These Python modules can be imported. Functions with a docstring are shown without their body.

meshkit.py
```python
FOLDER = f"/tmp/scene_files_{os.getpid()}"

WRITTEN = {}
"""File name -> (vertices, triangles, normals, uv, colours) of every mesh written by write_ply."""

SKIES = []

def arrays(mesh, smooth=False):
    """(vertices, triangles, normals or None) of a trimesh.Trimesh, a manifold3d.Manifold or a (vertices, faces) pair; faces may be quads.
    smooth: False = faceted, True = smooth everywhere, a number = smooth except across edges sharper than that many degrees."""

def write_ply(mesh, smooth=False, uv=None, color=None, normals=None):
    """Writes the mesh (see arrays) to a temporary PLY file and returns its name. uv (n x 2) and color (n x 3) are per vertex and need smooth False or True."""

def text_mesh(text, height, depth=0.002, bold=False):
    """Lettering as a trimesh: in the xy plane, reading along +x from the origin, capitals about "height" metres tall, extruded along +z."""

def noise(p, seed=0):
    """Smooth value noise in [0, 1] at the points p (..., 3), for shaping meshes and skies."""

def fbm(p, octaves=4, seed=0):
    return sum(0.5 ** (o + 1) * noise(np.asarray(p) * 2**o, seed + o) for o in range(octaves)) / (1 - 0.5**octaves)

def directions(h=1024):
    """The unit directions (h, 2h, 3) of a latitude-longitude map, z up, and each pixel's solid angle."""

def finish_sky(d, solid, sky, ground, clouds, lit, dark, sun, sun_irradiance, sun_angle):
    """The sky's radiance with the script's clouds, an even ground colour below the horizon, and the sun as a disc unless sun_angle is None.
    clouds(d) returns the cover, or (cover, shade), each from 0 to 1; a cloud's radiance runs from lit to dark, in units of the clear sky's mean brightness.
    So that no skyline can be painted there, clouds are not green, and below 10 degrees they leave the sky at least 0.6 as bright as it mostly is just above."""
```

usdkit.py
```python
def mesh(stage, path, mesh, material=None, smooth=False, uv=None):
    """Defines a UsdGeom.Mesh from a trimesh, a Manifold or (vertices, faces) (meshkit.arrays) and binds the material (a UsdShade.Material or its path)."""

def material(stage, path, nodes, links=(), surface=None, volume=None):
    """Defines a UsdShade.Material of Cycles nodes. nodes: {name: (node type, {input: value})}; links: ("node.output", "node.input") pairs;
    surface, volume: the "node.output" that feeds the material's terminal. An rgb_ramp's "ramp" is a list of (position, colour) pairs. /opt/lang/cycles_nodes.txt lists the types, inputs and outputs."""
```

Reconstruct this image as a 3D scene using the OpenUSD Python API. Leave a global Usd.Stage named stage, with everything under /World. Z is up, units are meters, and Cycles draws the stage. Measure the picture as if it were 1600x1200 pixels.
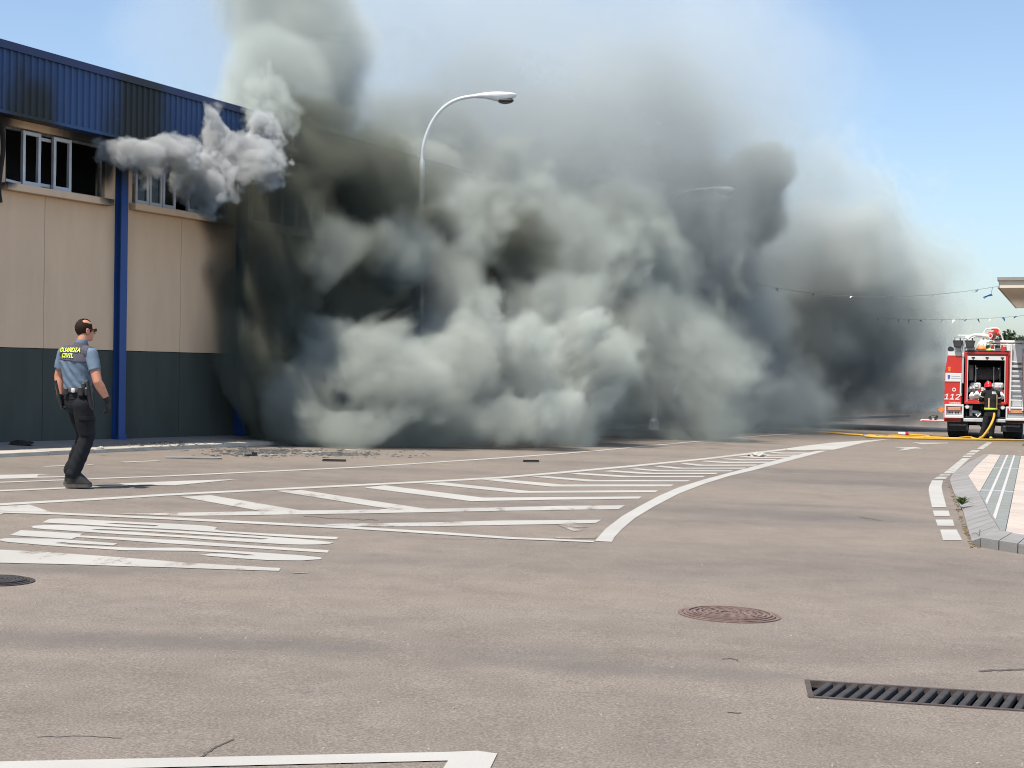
import math, random
import numpy as np, trimesh, manifold3d, shapely, shapely.geometry as sg
import usdkit, meshkit
from pxr import Usd, UsdGeom, UsdLux, UsdShade, Gf, Sdf
from manifold3d import Manifold

stage = Usd.Stage.CreateInMemory()
UsdGeom.SetStageUpAxis(stage, UsdGeom.Tokens.z)
UsdGeom.Xform.Define(stage, '/World')
UsdGeom.Scope.Define(stage, '/World/Looks')

# ------------------------------------------------------------------ camera, sky, sun, exposure
F = 2311.0                       # focal length in pixels of the 1600 px wide photograph
CAMZ, ROLL, PITCH = 1.3, math.atan(.0158), math.atan(20.4 / 2311.0)
cam = UsdGeom.Camera.Define(stage, '/World/camera')
cam.CreateHorizontalApertureAttr(36.0)
cam.CreateFocalLengthAttr(36.0 * F / 1600)
cam.CreateExposureAttr(.92)
cam.AddTranslateOp().Set((0, 0, CAMZ))
cam.AddRotateXOp().Set(90 - math.degrees(PITCH))
cam.AddRotateZOp().Set(math.degrees(ROLL))
SUN = np.array([-.30, -.38, 1.0]); SUN /= np.linalg.norm(SUN)
EL, AZ = math.asin(SUN[2]), math.atan2(SUN[0], SUN[1])
dome = UsdLux.DomeLight.Define(stage, '/World/sky')
skym = usdkit.material(stage, '/World/Looks/sky_air', {
    's': ('sky_texture', {'sky_type': 'single_scattering', 'sun_disc': False, 'sun_elevation': EL, 'sun_rotation': AZ, 'air_density': 1.0, 'aerosol_density': 1.5, 'ozone_density': 3.0}),
    'h': ('hsv', {'saturation': .93}), 'w': ('mix_color', {'blend_type': 'multiply', 'fac': 1.0, 'b': (.975, .995, 1.0), 'use_clamp': False}),
    'b': ('background_shader', {'strength': .10})}, [('s.color', 'h.color'), ('h.color', 'w.a'), ('w.result', 'b.color')], surface='b.background')
UsdShade.MaterialBindingAPI.Apply(dome.GetPrim()).Bind(skym)
sunl = UsdLux.DistantLight.Define(stage, '/World/sun')
sunl.CreateIntensityAttr(1.0); sunl.CreateAngleAttr(.5); sunl.CreateColorAttr((1, .95, .87)); sunl.CreateNormalizeAttr(True)
sunl.AddRotateZOp().Set(math.degrees(math.atan2(SUN[1], SUN[0])) + 90)
sunl.AddRotateXOp().Set(90 - math.degrees(EL))
dome.GetPrim().SetCustomDataByKey('kind', 'structure')

# ------------------------------------------------------------------ helpers: naming, defining, placing
USED = {}
def numbered(parent, name):
    n = USED.get((parent, name), 0); USED[(parent, name)] = n + 1
    return f'{parent}/{name}' + (f'_{n:03d}' if n else '')

def tag(prim, label=None, cat=None, group=None, kind=None):
    for k, v in (('label', label), ('category', cat), ('group', group), ('kind', kind)):
        if v: prim.SetCustomDataByKey(k, v)
    return prim

def thing(name, label=None, cat=None, loc=(0, 0, 0), rotz=0.0, group=None, kind=None, parent='/World'):
    x = UsdGeom.Xform.Define(stage, numbered(parent, name))
    x.AddTranslateOp().Set(tuple(float(c) for c in loc))
    if rotz: x.AddRotateZOp().Set(math.degrees(rotz))
    tag(x.GetPrim(), label, cat, group, kind)
    return str(x.GetPath())

def cat(ms): return trimesh.util.concatenate([tm(m) for m in (ms if isinstance(ms, (list, tuple)) else [ms])])
def tm(m):
    if isinstance(m, Manifold):
        a = m.to_mesh(); return trimesh.Trimesh(a.vert_properties[:, :3], a.tri_verts, process=False)
    return m
def obj(name, mesh, mat, parent='/World', label=None, cat_=None, group=None, kind=None, smooth=False):
    g = usdkit.mesh(stage, numbered(parent, name), cat(mesh), MAT[mat] if isinstance(mat, str) else mat, smooth=smooth)
    tag(g.GetPrim(), label, cat_, group, kind)
    return str(g.GetPath())

def copies(src, spots):
    """Instanced copies of a finished thing: (loc, rotz, label)."""
    p = stage.GetPrimAtPath(src); base = p.GetName(); d = p.GetCustomData()
    for loc, rz, label in spots:
        x = UsdGeom.Xform.Define(stage, numbered('/World', base))
        x.GetPrim().GetReferences().AddInternalReference(src)
        x.ClearXformOpOrder()
        x.AddTranslateOp().Set(tuple(float(c) for c in loc)); x.AddRotateZOp().Set(math.degrees(rz))
        x.GetPrim().SetInstanceable(True)
        tag(x.GetPrim(), label, d.get('category'), d.get('group'))

# the ground falls gently to the right and away (road camber)
GA, GB = -.0182, -.00745
def gz(x, y): return GA * x + GB * y
_cr, _sr, _cp, _sp = math.cos(ROLL), math.sin(ROLL), math.cos(PITCH), math.sin(PITCH)
def ray(px, py):
    u, v = (px - 800) / F, (600 - py) / F
    x, y = u * _cr - v * _sr, u * _sr + v * _cr
    return np.array([x, _cp + y * _sp, -_sp + y * _cp])
def at(px, py, Y):
    r = ray(px, py); return np.array([0, 0, CAMZ]) + r * (Y / r[1])
def gp(px, py, h=0.0):
    """The point of the road (raised by h) that the survey of the photograph gives for a pixel."""
    r = ray(px, py); s = (CAMZ - h) / (GA * r[0] + GB * r[1] - r[2])
    return np.array([0, 0, CAMZ]) + r * s

def box(c, s, rz=0.0):
    b = trimesh.creation.box(s)
    if rz: b.apply_transform(trimesh.transformations.rotation_matrix(rz, [0, 0, 1]))
    b.apply_translation(c); return b
def bbox(c, s, b=.01):
    """a box with chamfered edges"""
    hx, hy, hz = (max(v / 2, b * 1.01) for v in s); pts = []
    for sx in (-1, 1):
        for sy in (-1, 1):
            for sz in (-1, 1):
                pts += [(sx * (hx - b), sy * (hy - b), sz * hz), (sx * (hx - b), sy * hy, sz * (hz - b)), (sx * hx, sy * (hy - b), sz * (hz - b))]
    m = trimesh.convex.convex_hull(np.array(pts)); m.apply_translation(c); return m
def cyl(a, b, r, n=16, r2=None):
    a, b = np.asarray(a, float), np.asarray(b, float)
    return tube([a, b], [r, r if r2 is None else r2], n)
def tube(pts, r, n=12, cap=True):
    p = np.asarray(pts, float); k = len(p); r = np.broadcast_to(np.asarray(r, float), (k,))
    t = np.gradient(p, axis=0); t /= np.linalg.norm(t, axis=1, keepdims=True) + 1e-12
    up = np.array([0, 0, 1.0]) if abs(t[0][2]) < .9 else np.array([1.0, 0, 0])
    A = np.zeros_like(p); A[0] = np.cross(up, t[0]); A[0] /= np.linalg.norm(A[0])
    for i in range(1, k):
        a = A[i - 1] - t[i] * (A[i - 1] @ t[i]); A[i] = a / (np.linalg.norm(a) + 1e-12)
    B = np.cross(t, A); th = np.arange(n) * 2 * np.pi / n
    v = (p[:, None] + r[:, None, None] * (np.cos(th)[None, :, None] * A[:, None] + np.sin(th)[None, :, None] * B[:, None])).reshape(-1, 3)
    f = []
    for i in range(k - 1):
        for j in range(n):
            a, b, c, d = i * n + j, i * n + (j + 1) % n, (i + 1) * n + (j + 1) % n, (i + 1) * n + j
            f += [(a, b, c), (a, c, d)]
    if cap:
        v = np.vstack([v, p[0], p[-1]]); e = k * n
        for j in range(n):
            f += [(e, (j + 1) % n, j), (e + 1, (k - 1) * n + j, (k - 1) * n + (j + 1) % n)]
    return trimesh.Trimesh(v, f, process=False)
def prism(poly, z0, z1):
    """polygon in xy, between two heights (numbers)"""
    m = trimesh.creation.extrude_polygon(poly, z1 - z0, engine='earcut'); m.apply_translation([0, 0, z0]); return m
def lathe(prof, n=24):
    m = trimesh.creation.revolve(np.asarray(prof, float), sections=n); return m
def spline(pts, n=8):
    from scipy.interpolate import CubicSpline
    p = np.asarray(pts, float); s = np.r_[0, np.cumsum(np.linalg.norm(np.diff(p, axis=0), axis=1))]
    return CubicSpline(s, p)(np.linspace(0, s[-1], n * (len(p) - 1) + 1))
def rot(m, ang, axis, pt=(0, 0, 0)):
    m = m.copy(); m.apply_transform(trimesh.transformations.rotation_matrix(ang, axis, pt)); return m
def move(m, d):
    m = m.copy(); m.apply_translation(d); return m

# ------------------------------------------------------------------ materials
MAT = {}
def look(name, col, rough=.6, metal=0.0, var=.12, scale=3.0, bump=0.0, bscale=60.0, spec=.5, coat=0.0, col2=None, extra=None, detail=4):
    """principled paint or stuff with a slight uneven tone and a fine relief, in object space"""
    c = np.array(col, float); c2 = np.array(col2, float) if col2 is not None else c * (1 - var)
    c1 = c if col2 is not None else np.clip(c * (1 + var * .6), 0, 1)
    nodes = {'tc': ('texture_coordinate', {}), 'n': ('noise_texture', {'scale': scale, 'detail': detail, 'roughness': .6}),
             'r': ('rgb_ramp', {'ramp': [(.3, tuple(c2)), (.7, tuple(c1))]}),
             'p': ('principled_bsdf', {'roughness': rough, 'metallic': metal, 'specular_ior_level': spec, 'coat_weight': coat})}
    links = [('tc.object', 'n.vector'), ('n.fac', 'r.fac'), ('r.color', 'p.base_color')]
    if bump:
        nodes['bn'] = ('noise_texture', {'scale': bscale, 'detail': 3}); nodes['b'] = ('bump', {'strength': bump, 'distance': .01})
        links += [('tc.object', 'bn.vector'), ('bn.fac', 'b.height'), ('b.normal', 'p.normal')]
    MAT[name] = usdkit.material(stage, '/World/Looks/' + name, nodes, links, surface='p.BSDF')
    return MAT[name]

# old dark stains worn into the asphalt, each an uneven long patch lying where the traffic made it
STAINS, STAIN_LINKS, _prev = {'sn': ('noise_texture', {'scale': 1.1, 'detail': 6, 'roughness': .65}), 'sa': ('math', {'math_type': 'multiply_add', 'value2': 1.3, 'value3': -.65}), 'sb': ('math', {'math_type': 'add'}),
                      'sk': ('map_range', {'range_type': 'smoothstep', 'from_min': .15, 'from_max': .95, 'to_min': 0, 'to_max': .46})}, [('g.position', 'sn.vector'), ('sn.fac', 'sa.value1')], None
for _i, (_x, _y, _rx, _ry, _rz) in enumerate(((-1.9, 7.05, 3.3, .42, .03), (.9, 6.75, 2.2, .35, -.10), (3.0, 15.6, 2.8, 1.5, .02), (3.2, 16.9, 2.2, .6, .0), (-3.0, 9.5, 2.6, .5, .1), (2.6, 6.3, 1.2, .22, .05), (-1.0, 13.4, 2.0, .6, .15), (5.2, 21.5, 3.0, 1.2, .1))):
    STAINS[f'smp{_i}'] = ('mapping', {'mapping_type': 'texture', 'location': (_x, _y, 0), 'rotation': (0, 0, _rz), 'scale': (_rx, _ry, 9)}); STAINS[f'sg{_i}'] = ('gradient_texture', {'gradient_type': 'spherical'})
    STAIN_LINKS += [('g.position', f'smp{_i}.vector'), (f'smp{_i}.vector', f'sg{_i}.vector')]
    if _prev:
        STAINS[f'sx{_i}'] = ('math', {'math_type': 'maximum'}); STAIN_LINKS += [(_prev, f'sx{_i}.value1'), (f'sg{_i}.fac', f'sx{_i}.value2')]; _prev = f'sx{_i}.value'
    else: _prev = f'sg{_i}.fac'
STAIN_LINKS += [(_prev, 'sb.value1'), ('sa.value', 'sb.value2'), ('sb.value', 'sk.value'), ('sk.result', 'm3.fac')]
# asphalt: fine aggregate, pale grains, wide mottling, darker worn bands
MAT['asphalt'] = usdkit.material(stage, '/World/Looks/asphalt', {
    'g': ('geometry', {}),
    'fine': ('noise_texture', {'scale': 85, 'detail': 3, 'roughness': .7}),
    'fr': ('rgb_ramp', {'ramp': [(.28, (.098, .082, .068)), (.5, (.165, .138, .114)), (.72, (.243, .210, .176))]}),
    'v': ('voronoi_texture', {'scale': 38, 'randomness': 1}),
    'vw': ('white_noise_texture', {'dimensions': '3D'}),
    'vl': ('math', {'math_type': 'greater_than', 'value2': .93}),
    'vd': ('map_range', {'from_min': .22, 'from_max': .12, 'to_min': 0, 'to_max': .62, 'clamp': True}),
    'vm': ('math', {'math_type': 'multiply'}),
    'grain': ('mix', {'color2': (.36, .31, .27)}),
    'mp': ('mapping', {'scale': (.16, .55, 1), 'rotation': (0, 0, .25)}),
    'big': ('noise_texture', {'scale': .55, 'detail': 5, 'roughness': .55}),
    'br': ('rgb_ramp', {'ramp': [(.3, (.74, .75, .78)), (.5, (1.0, 1.0, 1.0)), (.7, (1.08, 1.06, 1.03))]}),
    'mid': ('noise_texture', {'scale': 2.6, 'detail': 5, 'roughness': .65}),
    'mr': ('rgb_ramp', {'ramp': [(.3, (.86, .85, .85)), (.62, (1.05, 1.05, 1.05))]}),
    **STAINS, 'm1': ('mix', {'mix_type': 'multiply', 'fac': 1.0}), 'm3': ('mix_color', {'b': (.085, .077, .072)}), 'm2': ('mix', {'mix_type': 'multiply', 'fac': 1.0}),
    'b': ('bump', {'strength': .55, 'distance': .006}),
    'p': ('principled_bsdf', {'roughness': .88, 'specular_ior_level': .3})},
    [('g.position', 'fine.vector'), ('fine.fac', 'fr.fac'), ('g.position', 'v.vector'), ('v.position', 'vw.vector'), ('vw.value', 'vl.value1'),
     ('v.distance', 'vd.value'), ('vd.result', 'vm.value1'), ('vl.value', 'vm.value2'), ('vm.value', 'grain.fac'), ('fr.color', 'grain.color1'),
     ('g.position', 'mp.vector'), ('mp.vector', 'big.vector'), ('big.fac', 'br.fac'), ('g.position', 'mid.vector'), ('mid.fac', 'mr.fac'),
     ('grain.color', 'm1.color1'), ('br.color', 'm1.color2'), ('m1.color', 'm2.color1'), ('mr.color', 'm2.color2'), ('m2.color', 'm3.a'), ('m3.result', 'p.base_color'),
     ('fine.fac', 'b.height'), ('b.normal', 'p.normal')] + STAIN_LINKS, surface='p.BSDF')

def paint(name, col, wear):
    """road paint, worn through to the asphalt in places"""
    MAT[name] = usdkit.material(stage, '/World/Looks/' + name, {
        'g': ('geometry', {}), 'n': ('noise_texture', {'scale': 3.2, 'detail': 8, 'roughness': .72}),
        'mp': ('mapping', {'scale': (1, .35, 1), 'rotation': (0, 0, .2)}),
        'n2': ('noise_texture', {'scale': 70, 'detail': 2}), 'a': ('math', {'math_type': 'multiply_add', 'value2': .3}),
        'r': ('map_range', {'from_min': wear, 'from_max': wear + .08, 'to_min': 0, 'to_max': 1, 'clamp': True}),
        't': ('noise_texture', {'scale': 1.3, 'detail': 4}), 'tr': ('rgb_ramp', {'ramp': [(.3, tuple(np.array(col) * .86)), (.7, col)]}),
        'm': ('mix', {'color1': (.18, .146, .122)}), 'b': ('bump', {'strength': .3, 'distance': .004}),
        'p': ('principled_bsdf', {'roughness': .75, 'specular_ior_level': .3})},
        [('g.position', 'mp.vector'), ('mp.vector', 'n.vector'), ('g.position', 'n2.vector'), ('n2.fac', 'a.value1'), ('n.fac', 'a.value3'), ('a.value', 'r.value'), ('r.result', 'm.fac'),
         ('g.position', 't.vector'), ('t.fac', 'tr.fac'), ('tr.color', 'm.color2'), ('m.color', 'p.base_color'), ('n2.fac', 'b.height'), ('b.normal', 'p.normal')], surface='p.BSDF')
paint('paint_fresh', (.355, .342, .315), .39)
paint('paint_worn', (.345, .33, .30), .52)
paint('paint_faint', (.32, .30, .275), .66)

look('earth', (.24, .21, .17), .95, var=.25, scale=.4, bump=.4, bscale=8)
look('concrete', (.22, .205, .19), .9, var=.16, scale=1.6, bump=.25, bscale=40)
look('kerbstone', (.36, .325, .27), .88, var=.2, scale=2.5, bump=.3, bscale=45)
look('kerb_grey', (.205, .195, .185), .88, var=.2, scale=2.5, bump=.3, bscale=45)
look('tile_cream', (.40, .335, .285), .8, var=.12, scale=5, bump=.15, bscale=80)
look('tile_cream_b', (.365, .31, .265), .8, var=.12, scale=5, bump=.15, bscale=80)
look('tile_grey', (.175, .185, .17), .8, var=.12, scale=5, bump=.2, bscale=80)
look('tile_line', (.38, .365, .34), .8, var=.08, scale=5)
look('iron', (.040, .034, .032), .8, .2, var=.35, scale=12, bump=.4, bscale=60)
look('rust', (.14, .092, .076), .9, .0, var=.35, scale=14, bump=.5, bscale=50)
look('black_hole', (.006, .0055, .005), 1.0, var=.0, spec=0)
look('rust_dark', (.06, .045, .040), .9, var=.3, scale=14, bump=.4, bscale=50)
look('crack', (.06, .05, .043), 1.0, var=.1)
look('twig', (.16, .11, .07), .9, var=.3, scale=20)
look('leaf_dry', (.17, .12, .06), .85, var=.4, scale=30)
look('weed', (.10, .16, .04), .7, var=.3, scale=25)
look('rubber', (.016, .016, .017), .75, var=.25, scale=6, bump=.2)
look('red_paint', (.50, .022, .014), .32, var=.06, scale=2, coat=.4)
look('red_dark', (.42, .018, .016), .4, var=.1, scale=2, coat=.2)
look('white_paint', (.62, .62, .61), .4, var=.05, scale=2)
look('grey_metal', (.52, .53, .54), .42, .35, var=.1, scale=4)
look('steel', (.56, .57, .58), .3, .85, var=.1, scale=6)
look('black_plastic', (.02, .02, .022), .5, var=.2, scale=5)
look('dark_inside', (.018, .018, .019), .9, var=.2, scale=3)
look('hose_black', (.035, .036, .038), .6, var=.2, scale=9)
look('hose_yellow', (.55, .30, .035), .6, var=.15, scale=3)
look('hose_white', (.72, .70, .66), .7, var=.1, scale=6)
look('orange', (.7, .19, .03), .5, var=.1)
look('lime', (.48, .62, .05), .6, var=.1)
look('neon', (.78, .95, .02), .6, var=.05)
look('plate_yellow', (.72, .5, .25), .5, var=.1)
look('blue_mark', (.06, .12, .42), .5, var=.1)
look('grey_text', (.32, .33, .36), .6, var=.05)
look('lamp_grey', (.60, .62, .63), .42, .25, var=.08, scale=3)
look('lamp_dark', (.14, .14, .15), .5, .2, var=.1)
look('skin', (.42, .185, .112), .55, var=.10, scale=14, bump=.08, bscale=90)
look('hair', (.020, .011, .007), .8, var=.4, scale=60, bump=.5, bscale=160, spec=.15)
look('shirt_blue', (.098, .142, .195), .85, var=.10, scale=9, bump=.25, bscale=22)
look('yoke_grey', (.05, .048, .064), .85, var=.10, scale=9, bump=.2, bscale=22)
look('trouser_dark', (.011, .012, .014), .9, var=.25, spec=.2, scale=9, bump=.3, bscale=20)
look('leather', (.016, .015, .016), .45, var=.2, scale=12)
look('belt', (.05, .042, .042), .55, var=.2, scale=12)
look('glove', (.009, .009, .010), .85, var=.2, scale=20, bump=.2)
look('boot', (.014, .013, .012), .6, var=.3, scale=18, bump=.2)
look('sole', (.075, .066, .058), .85, var=.3, scale=18, bump=.3)
look('turnout', (.016, .016, .018), .9, spec=.2, var=.25, scale=7, bump=.3, bscale=18)
look('reflective', (.44, .44, .42), .4, .2, var=.1)
look('soft_white', (.62, .61, .60), .8, var=.06)
look('helmet_red', (.66, .02, .035), .25, var=.05, coat=.6)
look('canopy_cream', (.60, .52, .40), .8, var=.08, scale=1.0)
look('canopy_trim', (.23, .21, .20), .7, var=.1)
look('bark', (.12, .09, .065), .95, var=.35, scale=6, bump=.6, bscale=12)
look('flag_blue', (.03, .16, .42), .8, var=.05); look('flag_white', (.6, .6, .6), .8, var=.05); look('flag_dark', (.1, .12, .14), .8, var=.05)
look('wire', (.09, .09, .10), .6, var=.05)
look('far_wall', (.42, .40, .37), .9, var=.1, scale=.2)
look('charred', (.016, .014, .013), .9, var=.4, scale=8, bump=.4, bscale=25)
look('stone_pale', (.34, .32, .285), .85, var=.2, scale=20)
look('frame_alu', (.44, .44, .45), .45, .3, var=.14, scale=5)
look('frame_burnt', (.10, .095, .09), .6, .2, var=.5, scale=6)
MAT['leaf'] = usdkit.material(stage, '/World/Looks/leaf', {
    'g': ('geometry', {}), 'r': ('rgb_ramp', {'ramp': [(0, (.035, .055, .02)), (1, (.085, .11, .045))]}),
    'd': ('principled_bsdf', {'roughness': .6}), 't': ('translucent_bsdf', {}), 'm': ('mix_closure', {'fac': .25})},
    [('g.random_per_island', 'r.fac'), ('r.color', 'd.base_color'), ('r.color', 't.color'), ('d.BSDF', 'm.closure1'), ('t.BSDF', 'm.closure2')], surface='m.closure')
MAT['pane'] = usdkit.material(stage, '/World/Looks/pane', {
    'f': ('fresnel', {'IOR': 1.5}), 'a': ('transparent_bsdf', {'color': (.42, .42, .40)}), 'b': ('glossy_bsdf', {'roughness': .06, 'color': (.8, .8, .8)}), 'm': ('mix_closure', {})},
    [('f.fac', 'm.fac'), ('a.BSDF', 'm.closure1'), ('b.BSDF', 'm.closure2')], surface='m.closure')
MAT['shard'] = usdkit.material(stage, '/World/Looks/shard', {
    'g': ('geometry', {}), 'r': ('rgb_ramp', {'ramp': [(0, (.13, .13, .12)), (.5, (.30, .30, .28)), (1, (.50, .50, .47))]}), 'p': ('principled_bsdf', {'roughness': .3})},
    [('g.random_per_island', 'r.fac'), ('r.color', 'p.base_color')], surface='p.BSDF')

# ------------------------------------------------------------------ the building's frame: t along the wall, n out of it
W0, WD, WN = np.array([-7.79, 22.5]), np.array([.43, .903]), np.array([.903, -.43])
WD /= np.linalg.norm(WD); WN = np.array([WD[1], -WD[0]]); WANG = math.atan2(WD[1], WD[0])
def wp(t, n=0.0, z=0.0): q = W0 + WD * t + WN * n; return np.array([q[0], q[1], z])
def wt(px):
    """t of the wall point seen at a pixel column"""
    q = (px - 800) / F; return (W0[1] * q - W0[0]) / (WD[0] - WD[1] * q)

# ------------------------------------------------------------------ ground, road, markings
def sheet(x0, x1, y0, y1, dz):
    v = [(x, y, gz(x, y) + dz) for x, y in ((x0, y0), (x1, y0), (x1, y1), (x0, y1))]
    return trimesh.Trimesh(v, [[0, 1, 2], [0, 2, 3]], process=False)
gw, gl = .34, 2.3
_B, _C = gp(1262, 1090.5), gp(1610, 1113); gang = math.atan2(*(_C - _B)[:2][::-1]); g0 = gp(1270, 1089.5)
_ca, _sa = math.cos(gang), math.sin(gang)
GRATE = sg.Polygon([(g0[0] + x * _ca - y * _sa, g0[1] + x * _sa + y * _ca) for x, y in ((0, 0), (gl, 0), (gl, gw), (0, gw))])
def holed(x0, x1, y0, y1, dz):
    v, f = trimesh.creation.triangulate_polygon(sg.box(x0, y0, x1, y1).difference(GRATE), engine='earcut')
    m = trimesh.Trimesh(np.c_[v, gz(v[:, 0], v[:, 1]) + dz], f, process=False)
    if m.face_normals[:, 2].mean() < 0: m.invert()
    return m
obj('ground', holed(-600, 600, -60, 1500, -.03), 'earth', kind='structure')
road = thing('road', kind='structure')
obj('asphalt', holed(-60, 60, -12, 190, 0), 'asphalt', road)

def ground_poly(px, dz):
    """a painted shape on the road from its outline in the photograph, as a sheet dz above it"""
    q = np.array([gp(x, y)[:2] for x, y in px]); p = sg.Polygon(q)
    if not p.is_valid: p = p.buffer(0)
    return p
def flat(p, dz):
    ms = []
    for g in getattr(p, 'geoms', [p]):
        v, f = trimesh.creation.triangulate_polygon(g, engine='earcut')
        v = np.c_[v, gz(v[:, 0], v[:, 1]) + dz]
        ms.append(trimesh.Trimesh(v, f, process=False))
    m = cat(ms)
    if m.face_normals[:, 2].mean() < 0: m.invert()
    return m
def mark(name, px, mat='paint_fresh', dz=.004, hole=None, label=None):
    p = ground_poly(px, dz)
    if hole: p = p.difference(ground_poly(hole, dz))
    return obj(name, flat(p, dz), mat, road, label=label)
def ribbon(name, pts, w, mat='paint_fresh', dz=.004, label=None):
    """a line of even width (metres) along points of the photograph"""
    q = [gp(x, y)[:2] for x, y in pts]
    return obj(name, flat(sg.LineString(q).buffer(w / 2, cap_style='flat', join_style='mitre'), dz), mat, road, label=label)

top = [(-60, 790.5), (0, 787), (175, 777.3), (260, 772), (428, 763.6), (560, 757), (680, 751), (780, 745.4), (860, 738.7), (988, 727.2), (1100, 716.2), (1180, 706.7), (1228, 701)]
low = [(x, y + d) for (x, y), d in zip(top, [3.4, 3.3, 3.2, 3.0, 2.7, 2.7, 2.7, 2.7, 2.8, 2.6, 2.3, 2.5, 2.4])][::-1]
mark('hatch_outline', top + low, label='long white edge line on the far side of the hatching')
mark('hatch_nose', [(1228, 701), (1260, 696.4), (1300, 691.8), (1350, 688.4), (1392, 685.9), (1350, 691.8), (1324, 698), (1302, 703), (1280, 702.8), (1258, 703.8), (1230, 703.3)], label='solid white nose where the hatching ends')
mark('hatch_curve', [(933, 842), (946, 827), (972, 807), (998, 792), (1030, 775), (1060, 762), (1100, 749.5), (1180, 728.4), (1240, 712), (1276, 705), (1292, 704.4), (1220, 723.6), (1180, 734.4), (1140, 744), (1100, 756.4), (1060, 772), (1020, 793), (992, 810), (972, 827), (960, 840), (956, 847.4), (929, 845.6)], label='broad curved white line closing the hatching on the near side')
mark('hatch_outline', [(84, 801.4), (280, 809.8), (400, 815.9), (540, 822.9), (692, 832.2), (796, 839.8), (860, 842.6), (928, 845.8), (928, 848.2), (860, 845.2), (796, 843), (692, 835.9), (540, 826.5), (400, 819.4), (260, 812.4), (84, 804.4), (0, 802), (-60, 800.4), (-60, 797.6), (0, 799.4)], dz=.005, label='thin white line on the near side of the hatching')
mark('hatch_nose', [(-60, 792.5), (0, 791.4), (45.5, 788.9), (82, 801.2), (0, 798.8), (-60, 797)], 'paint_worn', label='worn white triangle at the left end of the hatching')
mark('hatch_stripe', [(864, 840), (933, 836.6), (930, 842.2), (870, 841.6)], 'paint_faint', label='faint worn stripe in the sharp corner of the hatching')
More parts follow.
